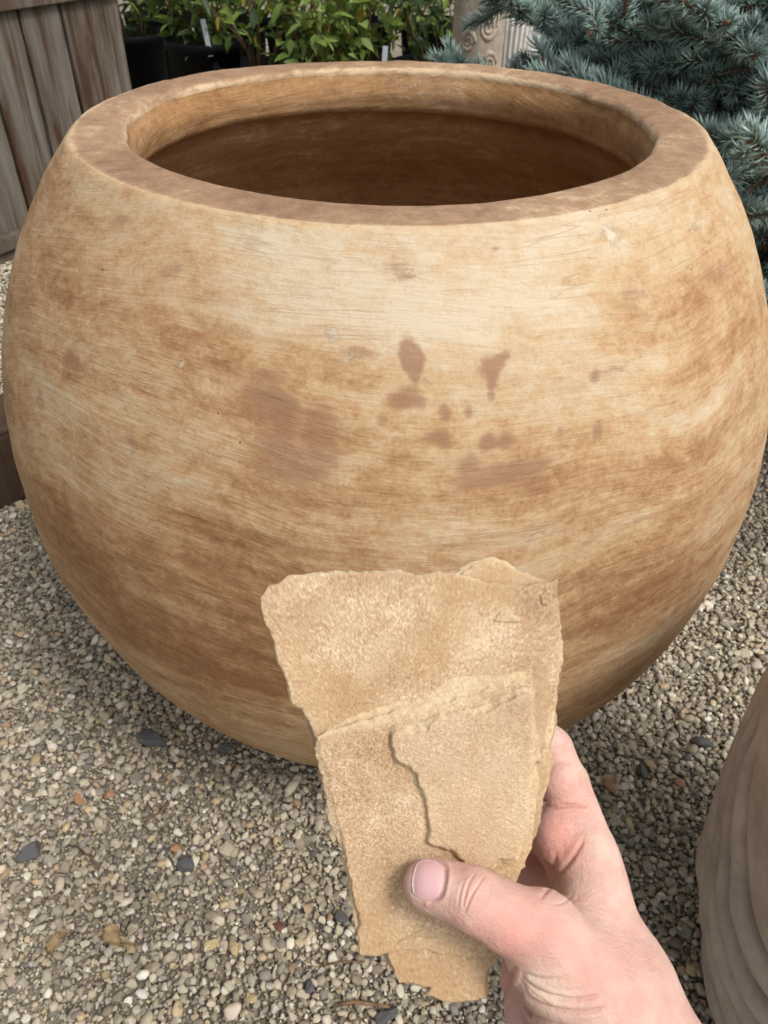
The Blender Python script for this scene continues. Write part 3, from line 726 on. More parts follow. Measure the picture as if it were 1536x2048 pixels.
# ------------------------------------------------------------------ carved pale pedestal and ribbed pot behind the spruce
n = NT('pale carved stone', 0.85, 0.2); f = n.noise(30, 6, .65); f2 = n.noise(6, 4, .6)
m_carved = n.out(n.ramp(n.math('ADD', n.math('MULTIPLY', f, .5), n.math('MULTIPLY', f2, .5)), [(0.35, (0.24, 0.195, 0.15)), (0.65, (0.47, 0.41, 0.33))]), n.bump(f, .6, .004))
dped = 3.3; pc = G(1000, 400); pc = np.array([bx(941, .5, 3.9), 3.9, 0])
ped = tag(bpy.data.objects.new('carved_pedestal', None), 'pale weathered stone pedestal carved with scrolls, between the shrubs and the spruce', 'pedestal'); COL.objects.link(ped); ped.location = pc; ped.scale = (.72, .72, 1)
pr = [(0.20, 0), (.20, .05), (.17, .07), (.155, .12), (.15, .3), (.152, .5), (.156, .7), (.16, .9), (0.001, .9)]
a = np.arange(64) / 64 * 2 * np.pi
P = np.array([[(q * np.cos(t) * (1 + .02 * np.cos(8 * t)), q * np.sin(t) * (1 + .02 * np.cos(8 * t)), z) for q, z in pr] for t in a])
obj('shaft', mesh('shaft', P.reshape(-1, 3), grid_faces(64, len(pr)), m_carved), ped)
for zc, hand, s, off in ((.42, 1, .045, .06), (.56, -1, .05, .04), (.27, -1, .045, .075), (.5, 1, .04, -.07)):
    sp = []
    for k in range(40):
        t = k / 39; rr_ = s * (1 - .85 * t); an = hand * t * 4.2 * math.pi
        xx = off + rr_ * math.cos(an); sp.append((xx, -math.sqrt(max(.147 ** 2 - xx * xx, .001)) - .004, zc + rr_ * math.sin(an)))
    V, F = tube(sp, [.012 - .006 * k / 39 for k in range(40)], 8); obj('scroll', mesh('scroll', V, F, m_carved), ped)
n = NT('white ribbed glaze', .5, .4); m_ribw = n.out(n.ramp(n.noise(20, 3), [(.3, (.55, .53, .50)), (.7, (.72, .70, .67))]))
rb = G(1000, 60); V = []; NR = 240
pr = [(.14, 0), (.19, .12), (.22, .3), (.23, .42), (.21, .43), (.2, .40), (.001, .38)]
P = np.array([[(q * (1 + (.035 * np.cos(36 * t) if 0 < i < 4 else 0)) * np.cos(t), q * (1 + (.035 * np.cos(36 * t) if 0 < i < 4 else 0)) * np.sin(t), z) for i, (q, z) in enumerate(pr)] for t in np.arange(NR) / NR * 2 * np.pi])
rp = obj('ribbed_pot', mesh('ribbed_pot', P.reshape(-1, 3), grid_faces(NR, len(pr)), m_ribw), None, (bx(1005, .3, 4.9), 4.9, 0.14)); rp.rotation_euler = (0, .0, 0)
tag(rp, 'white ribbed pot glimpsed behind the spruce tips at the top edge', 'pot')
rp.location = (bx(1012, .42, 5.2), 5.2, .0)
rp.scale = (.75, .75, 1.25)

# ------------------------------------------------------------------ blue spruce
n = NT('blue spruce needle', 0.5, 0.35); oi = n.n('ObjectInfo'); tt = n.at('tipw')
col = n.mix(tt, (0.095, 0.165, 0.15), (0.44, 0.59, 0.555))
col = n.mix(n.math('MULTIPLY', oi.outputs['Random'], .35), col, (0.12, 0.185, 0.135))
m_needle = n.out(col)
n = NT('spruce bark', .9, .1); m_bark = n.out(n.ramp(n.noise(60, 4), [(.3, (.09, .055, .035)), (.7, (.24, .15, .085))]))
def twig_mesh(seed, ln, nn, simple=False):
    r = np.random.RandomState(seed); V = []; F = []; T = []; MI = []
    bendy = r.normal(0, .12)
    def ax(t): return np.array([t * ln, bendy * ln * t * t, .10 * ln * t * t])
    tv, tf = tube([ax(t) for t in (0, .35, .7, 1)], [.0028, .0024, .0020, .0026], 5)
    V += tv; F += [tuple(f) for f in tf]; T += [0.] * len(tv); MI += [1] * len(tf)
    for k in range(nn):
        t = (k + r.rand()) / nn; base = ax(t); phi = k * 2.39996 + r.normal(0, .25)
        fwd = .55 + .5 * max(0, (t - .75) / .25) * 2 + r.normal(0, .12)
        rad = np.array([0, math.cos(phi), math.sin(phi)]); d = np.array([fwd, 0, 0]) + rad * (1.0 if t < .92 else .6); d[2] += .28; d /= np.linalg.norm(d)
        L_ = r.uniform(.028, .037) * (1 - .15 * t)
        s1 = np.cross(d, [1, .3, .2]); s1 /= np.linalg.norm(s1); s2 = np.cross(d, s1)
        up = np.array([.25, 0, .35]) * L_ * .35
        w0 = .0016; b = len(V); base = base + rad * .0015
        mid = base + d * L_ * .5; tip = base + d * L_ + up
        for c_, w_ in ((base, w0 * .8), (mid + up * .2, w0)):
            for q in range(3):
                th = q * 2.094; V.append(tuple(c_ + (s1 * math.cos(th) + s2 * math.sin(th)) * w_))
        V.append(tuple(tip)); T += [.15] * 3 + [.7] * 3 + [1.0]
        for q in range(3):
            F.append((b + q, b + (q + 1) % 3, b + 3 + (q + 1) % 3, b + 3 + q)); F.append((b + 3 + q, b + 3 + (q + 1) % 3, b + 6)); MI += [0, 0]
    return V, F, T, MI
TW = []
for k in range(7):
    V, F, T, MI = twig_mesh(300 + k, .066 + .010 * (k % 4), 92)
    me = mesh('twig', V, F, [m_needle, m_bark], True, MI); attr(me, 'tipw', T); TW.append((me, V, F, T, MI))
sp = tag(bpy.data.objects.new('blue_spruce', None), 'blue spruce with dense silvery needles at the upper right behind the clay pot', 'tree'); COL.objects.link(sp)
SPX, SPY = 1.04, 1.98; sp.location = (SPX, SPY, 0)
V, F = tube([(0, 0, 0), (.01, 0, .4), (0, .01, .9), (0, 0, 1.5), (0, 0, 2.0)], [.045, .04, .032, .02, .006], 12)
obj('trunk', mesh('trunk', V, F, m_bark), sp)
rr = random.Random(5); twigs = []
def frame(d, upv=Vector((0, 0, 1))):
    x = d.normalized(); y = upv.cross(x).normalized(); z = x.cross(y)
    return Matrix((x, y, z)).transposed()
def grow(p, d, ln, lvl, acc):
    """a branch: a bent line carrying side shoots, clothed in needle twigs"""
    seg = .072; nseg = max(1, int(ln / seg)); P = [p.copy()]
    for k in range(nseg):
        d = (d + Vector((rr.gauss(0, .05), rr.gauss(0, .05), rr.gauss(.012, .04)))).normalized()
        q = p + d * seg
        if k * seg > (.35 * ln if lvl == 0 else 0) or lvl: twigs.append((p.copy(), d.copy(), rr.uniform(.85, 1.15)))
        if lvl < 2 and k >= (2 if lvl == 0 else 1) and (k % (1 if lvl == 0 else 2) == 0):
            for sgn in (-1, 1):
                if rr.random() < .12: continue
                side = Vector((-d.y, d.x, 0)).normalized() * sgn; rem = (ln - k * seg)
                l2 = rem * rr.uniform(.38, .6) if lvl == 0 else rem * rr.uniform(.35, .6)
                if l2 > .05: grow(q, (d * .75 + side * .8 + Vector((0, 0, rr.gauss(.10, .42)))).normalized(), l2, lvl + 1, acc)
        p = q; P.append(p.copy())
    acc.append((P, [.009 * (1 - .8 * i / (len(P))) * (1, .5, .35)[lvl] + .0012 for i in range(len(P))]))
for (z0, L0, nb, el) in ((.08, .80, 12, .0), (.15, .90, 14, .05), (.23, .96, 15, .08), (.31, .98, 16, .08), (.39, .98, 17, .10), (.47, .98, 17, .12), (.55, .98, 17, .14), (.63, .98, 17, .16), (.71, .94, 16, .18), (.80, .86, 14, .22), (.92, .72, 10, .3), (1.15, .5, 8, .35), (1.4, .36, 7, .45), (1.65, .22, 6, .6)):
    for k in range(nb):
        a = 6.283 * (k + rr.uniform(-.2, .2)) / nb + z0 * 9
        dv = Vector((math.cos(a), math.sin(a), el)).normalized()
        L_ = L0 * rr.uniform(.85, 1.08)
        if dv.y > .35 and abs(dv.x) < .95: L_ *= .75
        acc = []; grow(Vector((0, 0, z0 + rr.gauss(0, .02))), dv, L_, 0, acc)
        V = []; F = []
        for P, rad in acc:
            v, f = tube(P, rad, 5); b = len(V); V += v; F += [tuple(i + b for i in q) for q in f]
        obj('branch', mesh('branch', V, F, m_bark), sp)
for (px, py, dd_, z0) in ((938, 62, 1.72, .60), (985, 118, 1.66, .55), (1040, 30, 1.8, .68), (1110, 90, 1.6, .6), (1010, 70, 1.9, .62), (1160, 30, 1.7, .74), (1230, 70, 1.65, .70)):
    tgt = Vector(c2w(C(px, py, dd_))[0]) - sp.location; b0 = Vector((0, 0, z0)); acc = []
    random_state = rr.getstate(); grow(b0, (tgt - b0).normalized(), (tgt - b0).length - .05, 0, acc)
    V = []; F = []
    for P, rad in acc:
        v, f = tube(P, rad, 5); b = len(V); V += v; F += [tuple(i + b for i in q) for q in f]
    obj('branch', mesh('branch', V, F, m_bark), sp)
tw = []
for (p, d, s) in twigs:
    wp = p + d * .04 + sp.location
    if wp.z < .03: continue
    if math.hypot(wp.x, wp.y - 1.0) < float(r_out(min(wp.z, RIMZ - .01))) + .03 and wp.z < RIMZ + .02: continue
    px, py, z = w2px(np.array(wp)); vis = (-60 < px[0] < 1600) and (-60 < py[0] < 760)
    tw.append((0 if vis else 1, z[0], p, d, s))
tw.sort(key=lambda t: (t[0], t[1]))
print('twigs', len(tw), sum(1 for t in tw if t[0] == 0))
AV = []; AF = []; AT = []; AM = []; off = 0
pre = [(np.array(V), [tuple(f) for f in F], T, MI) for (_, V, F, T, MI) in TW]
for k, (vf, z, p, d, s) in enumerate(tw):
    m3 = frame(d) @ Matrix.Rotation(rr.uniform(-.5, .5), 3, 'X'); q = rr.randrange(7)
    if k < 300:
        o = obj('twig', TW[q][0], sp); o.matrix_local = Matrix.Translation(p) @ m3.to_4x4() @ Matrix.Scale(s, 4)
    elif k < 4200:
        Vn, Fn, T, MI = pre[q]
        if vf == 1 and rr.random() < .6: continue
        AV.append((Vn * s) @ np.array(m3).T + np.array(p)); AF += [tuple(i + off for i in f) for f in Fn]; AT += T; AM += MI; off += len(Vn)
if AV:
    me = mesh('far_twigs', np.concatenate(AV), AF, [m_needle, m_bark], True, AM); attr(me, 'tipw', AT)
    tag(obj('twigs', me, sp), kind='stuff')
print('stuff twig tris', len(AF))

# ------------------------------------------------------------------ carved statue, lower right
n = NT('weathered brown stone', 0.85, 0.2); f = n.noise(55, 6, .7); f2 = n.noise(9, 5, .6)
col = n.ramp(n.math('ADD', n.math('MULTIPLY', f, .35), n.math('MULTIPLY', f2, .65)), [(0.32, (0.27, 0.22, 0.18)), (0.5, (0.40, 0.335, 0.28)), (0.68, (0.52, 0.45, 0.385))])
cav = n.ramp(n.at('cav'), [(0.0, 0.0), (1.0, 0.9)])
col = n.mix(cav, col, (0.075, 0.05, 0.035))  # shade of the fold grooves painted into the stone colour
sk = n.ramp(n.noise(130, 3, .7), [(.68, 0.), (.74, .6)]); col = n.mix(sk, col, (.06, .045, .035))
m_statue = n.out(col, n.bump(f, .5, .002))
SX, SY = .58, .314
URZ = ([0, .1, .2, .3, .4, .5, .6, .64, .66], [.151, .199, .241, .251, .259, .267, .262, .21, .0])
na, nz_ = 1400, 260
zs = np.linspace(0, .66, nz_); Rz = np.interp(zs, URZ[0], URZ[1])
A, Z = np.meshgrid(np.arange(na) / na * 2 * np.pi, zs, indexing='ij'); RR = np.broadcast_to(Rz, A.shape).copy()
P0 = np.stack([np.cos(A), np.sin(A), Z * 4], -1)
# swags of drapery: curved folds hanging round three points of the body
dA = (A - 3.3 + np.pi / 3) % (2 * np.pi / 3) - np.pi / 3
rho = np.hypot(dA * .26, (Z - .56) * .62) + .010 * vn(P0, 2.2, 2) + .004 * vn(P0, 6, 1)
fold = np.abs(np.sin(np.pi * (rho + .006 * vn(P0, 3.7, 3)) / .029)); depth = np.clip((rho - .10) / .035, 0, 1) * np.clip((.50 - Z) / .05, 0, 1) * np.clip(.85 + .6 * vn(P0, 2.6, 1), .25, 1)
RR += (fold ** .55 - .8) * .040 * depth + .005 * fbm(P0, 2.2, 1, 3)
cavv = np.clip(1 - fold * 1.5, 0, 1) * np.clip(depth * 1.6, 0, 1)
P = np.stack([RR * np.cos(A), RR * np.sin(A), Z], -1)
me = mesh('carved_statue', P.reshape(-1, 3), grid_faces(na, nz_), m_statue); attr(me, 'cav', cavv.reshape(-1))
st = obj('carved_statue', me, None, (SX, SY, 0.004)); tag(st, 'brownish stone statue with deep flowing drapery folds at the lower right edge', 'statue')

# ------------------------------------------------------------------ sandstone slab (camera frame coordinates, then moved into the world)
n = NT('sandstone', 0.9, 0.15)
n._tc = n.n('TexCoord')
sp1 = n.noise(1250, 2, 0.8); sp2 = n.noise(620, 3, .8); bl = n.noise(34, 5, .6); bl2 = n.noise(75, 3, .5, n.mapping((1, 1, 1), loc=(.3, .7, .1)))
x = n.math('ADD', n.math('MULTIPLY', sp1, .38), n.math('ADD', n.math('MULTIPLY', sp2, .37), n.math('MULTIPLY', bl, .45)))
col = n.ramp(x, [(0.42, (0.25, 0.145, 0.078)), (0.52, (0.44, 0.285, 0.165)), (0.61, (0.54, 0.38, 0.235)), (0.72, (0.76, 0.61, 0.43))])
col = n.mix(n.ramp(bl2, [(0.52, 0.0), (0.66, .5)]), col, (0.56, 0.42, 0.27))
col = n.mix(n.ramp(n.noise(22, 3, .5, n.mapping((1, 1, 1), loc=(.1, .2, .9))), [(.52, 0.), (.68, .5)]), col, (0.47, 0.285, 0.14))
col = n.mix(n.math('MULTIPLY', n.at('edge'), .8), col, n.ramp(sp2, [(.3, (0.56, 0.41, 0.24)), (.7, (0.76, 0.63, 0.42))]))  # yellower broken ledges, painted paler still for the light from above
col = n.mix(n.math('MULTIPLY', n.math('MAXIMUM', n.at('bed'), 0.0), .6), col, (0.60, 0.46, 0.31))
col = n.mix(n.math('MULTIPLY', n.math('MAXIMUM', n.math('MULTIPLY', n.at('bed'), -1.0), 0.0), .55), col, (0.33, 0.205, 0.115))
wh = n.noise(300, 3, .7); col = n.mix(n.ramp(n.math('ADD', wh, n.math('MULTIPLY', n.at('chalk'), .25)), [(.74, 0.), (.86, .75)]), col, (.82, .78, .72))
h = n.math('ADD', n.math('MULTIPLY', sp1, .6), n.math('ADD', sp2, n.math('MULTIPLY', bl, 1.5)))
m_sand = n.out(col, n.bump(h, .65, .0010))
DS = .300                                    # depth of the main bedding face
def poly_sd(poly, U, W):
    poly = np.array(poly, float); d2 = np.full(U.shape, 1e9); ins = np.zeros(U.shape, bool)
    for (ax_, ay), (bx_, by) in zip(poly, np.roll(poly, -1, 0)):
        ex, ey = bx_ - ax_, by - ay; wx, wy = U - ax_, W - ay
        t = np.clip((wx * ex + wy * ey) / (ex * ex + ey * ey + 1e-12), 0, 1)
        d2 = np.minimum(d2, (wx - ex * t) ** 2 + (wy - ey * t) ** 2)
        c_ = ((ay > W) != (by > W)) & (U < ex * (W - ay) / (ey if abs(ey) > 1e-9 else 1e-9) + ax_)
        ins ^= c_
    d = np.sqrt(d2); return np.where(ins, -d, d)
slab = tag(bpy.data.objects.new('sandstone_slab', None), 'broken wedge of layered tan sandstone held up by the hand in front of the clay pot', 'stone slab'); COL.objects.link(slab)
slab.location = c2w(C(840, 1560, DS))[0]
SLI = slab.location
K = DS / FPX
def layer(front, back, w0, w1, seed, h=.00052, rag=.0009, strata=.0008, srf=.00025, chalk=(), bed=0.0):
    """one bed of the stone; outlines in photo pixels on the bedding plane, w towards the camera in metres"""
    f_ = (np.array(front, float) - [CX, CY]) * [K, -K]; b_ = (np.array(back, float) - [CX, CY]) * [K, -K]
    lo = np.minimum(f_.min(0), b_.min(0)) - .003; hi = np.maximum(f_.max(0), b_.max(0)) + .003
    u = np.arange(lo[0], hi[0], h); v = np.arange(lo[1], hi[1], h); q = np.arange(w0 - .0018, w1 + .0018, h)
    U, W = np.meshgrid(u, v, indexing='ij')
    P2 = np.stack([U, W, U * 0], -1)
    df = poly_sd(f_, U, W); db = poly_sd(b_, U, W) if back is not front else df
    rg = rag * (fbm(P2, 130, seed, 3, .6)) + rag * .8 * vn(P2, 55, seed + 2) + .0003 * vn(P2, 700, seed)
    s_hi = srf * fbm(P2, 60, seed + 1, 3, .55) + srf * 1.2 * vn(P2, 22, seed + 3); s_lo = srf * fbm(P2, 60, seed + 2, 3, .5)
    S = np.empty((len(u), len(v), len(q)), np.float32)
    for k, w_ in enumerate(q):
        t = np.clip((w_ - w0) / (w1 - w0), 0, 1)
        e = db * (1 - t) + df * t + rg + strata * vn(np.stack([U * 60, W * 60, U * 0 + w_ * 900], -1), 1, seed)
        a = np.maximum(w_ - (w1 + s_hi), (w0 + s_lo) - w_)
        # slightly rounded arrises
        rr_ = .0003; S[:, :, k] = np.minimum(np.maximum(e + rr_, a + rr_), 0) + np.hypot(np.maximum(e + rr_, 0), np.maximum(a + rr_, 0)) - rr_
    Vv, Ff = surface_nets(S, np.array([u[0], v[0], q[0]]), h)
    ed = np.clip(1 + (poly_sd(f_, Vv[:, 0], Vv[:, 1])) / .0012, 0, 1) * np.clip((w1 - Vv[:, 2]) / (w1 - w0) * 1.6 + .25, 0, 1)
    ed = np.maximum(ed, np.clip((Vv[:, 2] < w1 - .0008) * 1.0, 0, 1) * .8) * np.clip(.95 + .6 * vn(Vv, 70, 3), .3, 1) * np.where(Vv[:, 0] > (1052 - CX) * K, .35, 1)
    ck = np.zeros(len(Vv))
    for px, py, r_ in chalk: ck += np.exp(-(((Vv[:, 0] - (px - CX) * K) ** 2 + (Vv[:, 1] + (py - CY) * K) ** 2) / (r_ * K) ** 2))
    Pc = np.stack([Vv[:, 0], Vv[:, 1], DS - Vv[:, 2]], -1)
    me = mesh('layer', c2w(Pc) - np.array(SLI), Ff, m_sand)
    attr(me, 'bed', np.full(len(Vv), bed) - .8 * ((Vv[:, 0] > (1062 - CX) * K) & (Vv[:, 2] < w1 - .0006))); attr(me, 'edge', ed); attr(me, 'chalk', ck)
    return obj('layer', me, slab)
A_ = [(578, 1152), (640, 1150), (700, 1146), (800, 1142), (850, 1146), (905, 1146), (960, 1162), (1040, 1170), (1085, 1168), (1112, 1164), (1119, 1195), (1125, 1262), (1120, 1330), (1112, 1420), (1094, 1540), (1070, 1650), (1045, 1715), (1022, 1745),
      (1018, 1830), (1000, 1915), (978, 1945), (972, 1975), (900, 1985), (850, 1975), (800, 1962), (783, 1930), (766, 1885), (735, 1800), (690, 1680), (640, 1520), (622, 1468), (606, 1416), (586, 1411), (572, 1350), (553, 1300), (531, 1240), (522, 1196), (532, 1180), (560, 1166)]
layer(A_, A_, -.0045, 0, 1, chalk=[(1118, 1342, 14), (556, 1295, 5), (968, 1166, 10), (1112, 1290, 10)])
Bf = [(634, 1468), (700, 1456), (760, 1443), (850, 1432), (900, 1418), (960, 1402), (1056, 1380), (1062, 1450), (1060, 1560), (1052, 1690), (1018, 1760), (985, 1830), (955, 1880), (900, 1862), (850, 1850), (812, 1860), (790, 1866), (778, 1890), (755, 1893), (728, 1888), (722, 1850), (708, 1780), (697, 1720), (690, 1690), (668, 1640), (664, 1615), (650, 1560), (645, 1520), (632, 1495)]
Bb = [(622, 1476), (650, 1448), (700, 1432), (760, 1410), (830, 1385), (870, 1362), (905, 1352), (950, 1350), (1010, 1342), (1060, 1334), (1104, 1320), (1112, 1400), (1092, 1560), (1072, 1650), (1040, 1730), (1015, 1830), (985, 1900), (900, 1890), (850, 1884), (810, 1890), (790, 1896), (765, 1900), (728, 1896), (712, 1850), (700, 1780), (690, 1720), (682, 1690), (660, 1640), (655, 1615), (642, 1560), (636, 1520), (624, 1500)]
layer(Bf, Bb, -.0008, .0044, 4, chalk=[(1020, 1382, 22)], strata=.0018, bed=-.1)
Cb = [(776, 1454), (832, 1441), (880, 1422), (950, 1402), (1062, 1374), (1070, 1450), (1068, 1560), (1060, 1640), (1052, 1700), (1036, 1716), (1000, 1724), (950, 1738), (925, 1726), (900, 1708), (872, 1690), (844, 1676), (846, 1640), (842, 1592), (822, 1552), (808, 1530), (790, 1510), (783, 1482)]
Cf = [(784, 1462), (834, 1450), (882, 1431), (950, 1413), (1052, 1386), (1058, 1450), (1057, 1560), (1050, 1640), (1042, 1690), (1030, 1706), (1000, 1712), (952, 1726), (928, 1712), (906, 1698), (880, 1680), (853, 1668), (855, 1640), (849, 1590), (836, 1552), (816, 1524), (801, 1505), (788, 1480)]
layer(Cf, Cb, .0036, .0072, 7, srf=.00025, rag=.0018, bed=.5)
D_ = [(905, 1150), (955, 1134), (985, 1126), (1010, 1131), (1030, 1143), (1065, 1152), (1086, 1164), (1110, 1172), (1124, 1262), (1128, 1330), (1122, 1460), (1100, 1560), (1082, 1640), (1064, 1690), (1056, 1750), (1030, 1758), (1000, 1700), (960, 1500), (900, 1300)]
layer(D_, D_, -.0130, -.0058, 10, strata=.0022, bed=.2)
E_ = [(552, 1302), (562, 1300), (640, 1330), (760, 1500), (740, 1640), (644, 1580), (632, 1570), (628, 1540), (622, 1500), (606, 1420), (556, 1330), (548, 1318)]
layer(E_, E_, -.0095, -.0056, 13, bed=-.4)
H_ = [(770, 1880), (850, 1868), (930, 1880), (1010, 1880), (1004, 1918), (984, 1936), (978, 1960), (975, 2000), (950, 2009), (900, 2002), (850, 1992), (800, 1978), (786, 1940), (768, 1905)]
layer(H_, H_, -.0085, -.0022, 16, strata=.0018, bed=-.35)
Ii = [(735, 1905), (800, 1900), (790, 1915)]
Jf = [(776, 1884), (830, 1872), (900, 1876), (960, 1894), (975, 1900), (945, 1912), (900, 1904), (850, 1896), (800, 1892), (780, 1896)]
layer(Jf, Jf, -.001, .0016, 19, srf=.0005)
Kf = [(850, 1990), (865, 1974), (900, 1968), (930, 1966), (972, 1958), (974, 1996), (940, 2004), (890, 2000)]
layer(Kf, Kf, -.003, .0004, 22)
for q, (cx_, cy_, rx_, ry_, w_) in enumerate([(1010, 1235, 26, 12, 0.0), (880, 1930, 60, 14, -.0022)]):
    an_ = np.linspace(0, 2 * np.pi, 15)[:-1]; rj = 1 + .30 * np.sin(an_ * 3 + q) + .15 * np.cos(an_ * 5 + 2 * q)
    pl_ = [(cx_ + rx_ * r_ * math.cos(a_), cy_ + ry_ * r_ * math.sin(a_)) for a_, r_ in zip(an_, rj)]
    layer(pl_, pl_, w_ - .0012, w_ + .0004, 40 + q, srf=.0002, rag=.0014, bed=.3 * math.sin(q * 2.3))
Lf = [(1078, 1192), (1095, 1178), (1108, 1182), (1106, 1200), (1098, 1216), (1084, 1212)]
layer(Lf, Lf, -.001, .0007, 25, srf=.0002)

# ------------------------------------------------------------------ the hand and forearm
def seg(P, a, b, ra, rb):
    a = np.asarray(a); b = np.asarray(b); ab = b - a
    t = np.clip(((P - a) @ ab) / (ab @ ab), 0, 1)
    q = P - a - t[..., None] * ab
    return np.sqrt((q * q).sum(-1)) - (ra + (rb - ra) * t)
def ell(P, c, ax, r):                        # ellipsoid with axes ax (3x3 rows) and radii r
    q = (P - c) @ np.asarray(ax).T; r = np.asarray(r); k0 = np.sqrt(((q / r) ** 2).sum(-1)); k1 = np.sqrt(((q / r ** 2) ** 2).sum(-1))
    return k0 * (k0 - 1) / np.maximum(k1, 1e-9)
def smin(a, b, k):
    h_ = np.clip(.5 + .5 * (b - a) / k, 0, 1); return b * (1 - h_) + a * h_ - k * h_ * (1 - h_)
def hand_sdf(P):
    mm = .001
    wr = C(1228, 1990, .300); el = C(1520, 2560, .285)
    imc = C(1176, 1712, .318); mmc = C(1158, 1742, .336); rmc = C(1136, 1790, .352); pmc = C(1108, 1850, .366)
    d = seg(P, el, C(1303, 2200, .29), .034, .0275)
    d = smin(d, seg(P, C(1303, 2200, .29), wr, .0275, .0250), .012)
    # back of the hand, bone by bone
    d = smin(d, seg(P, wr, imc, .019, .0115), .010)
    d = smin(d, seg(P, C(1225, 1990, .318), mmc, .019, .0125), .012)
    d = smin(d, seg(P, C(1205, 1990, .334), rmc, .019, .0125), .012)
    d = smin(d, seg(P, C(1180, 2000, .345), pmc, .018, .0120), .012)
    # heel of the palm on the far side
    d = smin(d, seg(P, C(1170, 2060, .335), C(1072, 1945, .345), .020, .0155), .010)
    d = smin(d, seg(P, C(1180, 2150, .325), C(1085, 2040, .335), .020, .0150), .012)
    # ball of the thumb
    mcp = C(1085, 1868, .285)
    d = smin(d, seg(P, C(1190, 2000, .288), mcp, .0215, .0150), .012)
    d = smin(d, seg(P, C(1150, 1975, .290), C(1095, 1920, .287), .0185, .0135), .008)
    # web between thumb and index
    d = smin(d, seg(P, C(1170, 1880, .300), C(1190, 1760, .316), .0105, .0085), .010)
    d = smin(d, seg(P, C(1140, 1860, .302), C(1186, 1780, .318), .0050, .0050), .006)
    # thumb
    ip = C(945, 1797, .2795)
    t = seg(P, mcp, C(1010, 1833, .281), .0132, .0112)
    t = smin(t, seg(P, C(1010, 1833, .281), ip, .0112, .0106), .004)
    t = smin(t, seg(P, ip, C(868, 1772, .2835), .0103, .0088), .004)
    t = smin(t, seg(P, C(900, 1782, .2835), C(852, 1769, .2855), .0094, .0082), .004)
    d = smin(d, t, .005)
    # index finger
    f = seg(P, imc, C(1134, 1572, .334), .0120, .0098)
    f = smin(f, ell(P, C(1120, 1562, .327), np.eye(3), (.0092, .0100, .0085)), .003)      # pad
    f = smin(f, ell(P, C(1112, 1672, .322), np.eye(3), (.0095, .0115, .010)), .005)      # palm cushion under the finger
    f = smin(f, seg(P, C(1130, 1560, .334), C(1104, 1496, .334), .0094, .0085), .003)
    f = smin(f, seg(P, C(1104, 1496, .334), C(1050, 1440, .3275), .0084, .0072), .003)
    d = smin(d, f, .004)
    # the other fingers curl round behind the slab
    for a, b, c_, e, r_ in ((mmc, C(1085, 1655, .352), C(1020, 1600, .347), C(965, 1590, .332), .0096),
                            (rmc, C(1050, 1720, .366), C(985, 1680, .358), C(945, 1670, .338), .0092),
                            (pmc, C(1035, 1835, .372), C(975, 1830, .366), C(930, 1810, .345), .0082)):
        g = seg(P, a, b, r_ * 1.18, r_); g = smin(g, seg(P, b, c_, r_, r_ * .9), .003); g = smin(g, seg(P, c_, e, r_ * .9, r_ * .8), .003)
        d = smin(d, g, .0035)
    return d
hv = .0012
lo = np.array([-.004, -.275, .262]); hi = np.array([.200, -.070, .392])
ax_ = [np.arange(lo[i], hi[i], hv) for i in range(3)]
SD = np.empty((len(ax_[0]), len(ax_[1]), len(ax_[2])), np.float32)
for i, xv in enumerate(ax_[0]):
    Yg, Zg = np.meshgrid(ax_[1], ax_[2], indexing='ij')
    SD[i] = hand_sdf(np.stack([np.full(Yg.shape, xv), Yg, Zg], -1))
SD[:, 0, :] = np.maximum(SD[:, 0, :], .0005); SD[-1] = np.maximum(SD[-1], .0005); SD[:, :, 0] = np.maximum(SD[:, :, 0], .0005)
HV, HF = surface_nets(SD, lo, hv)
tmp = bpy.data.meshes.new('tmp'); tmp.from_pydata(HV.tolist(), [], HF.tolist()); tmp.update()
to = bpy.data.objects.new('tmp', tmp); COL.objects.link(to)
s_ = to.modifiers.new('s', 'SMOOTH'); s_.factor = .5; s_.iterations = 2
s_ = to.modifiers.new('d', 'SUBSURF'); s_.levels = 2; s_.render_levels = 2
dg = bpy.context.evaluated_depsgraph_get(); ev = to.evaluated_get(dg); m2 = ev.to_mesh()
nv = len(m2.vertices); HV = np.empty(nv * 3); m2.vertices.foreach_get('co', HV); HV = HV.reshape(-1, 3)
HN = np.empty(nv * 3); m2.vertices.foreach_get('normal', HN); HN = HN.reshape(-1, 3)
HF = np.empty(len(m2.polygons) * 4, np.int32); m2.polygons.foreach_get('vertices', HF); HF = HF.reshape(-1, 4)
ev.to_mesh_clear(); bpy.data.objects.remove(to); bpy.data.meshes.remove(tmp)
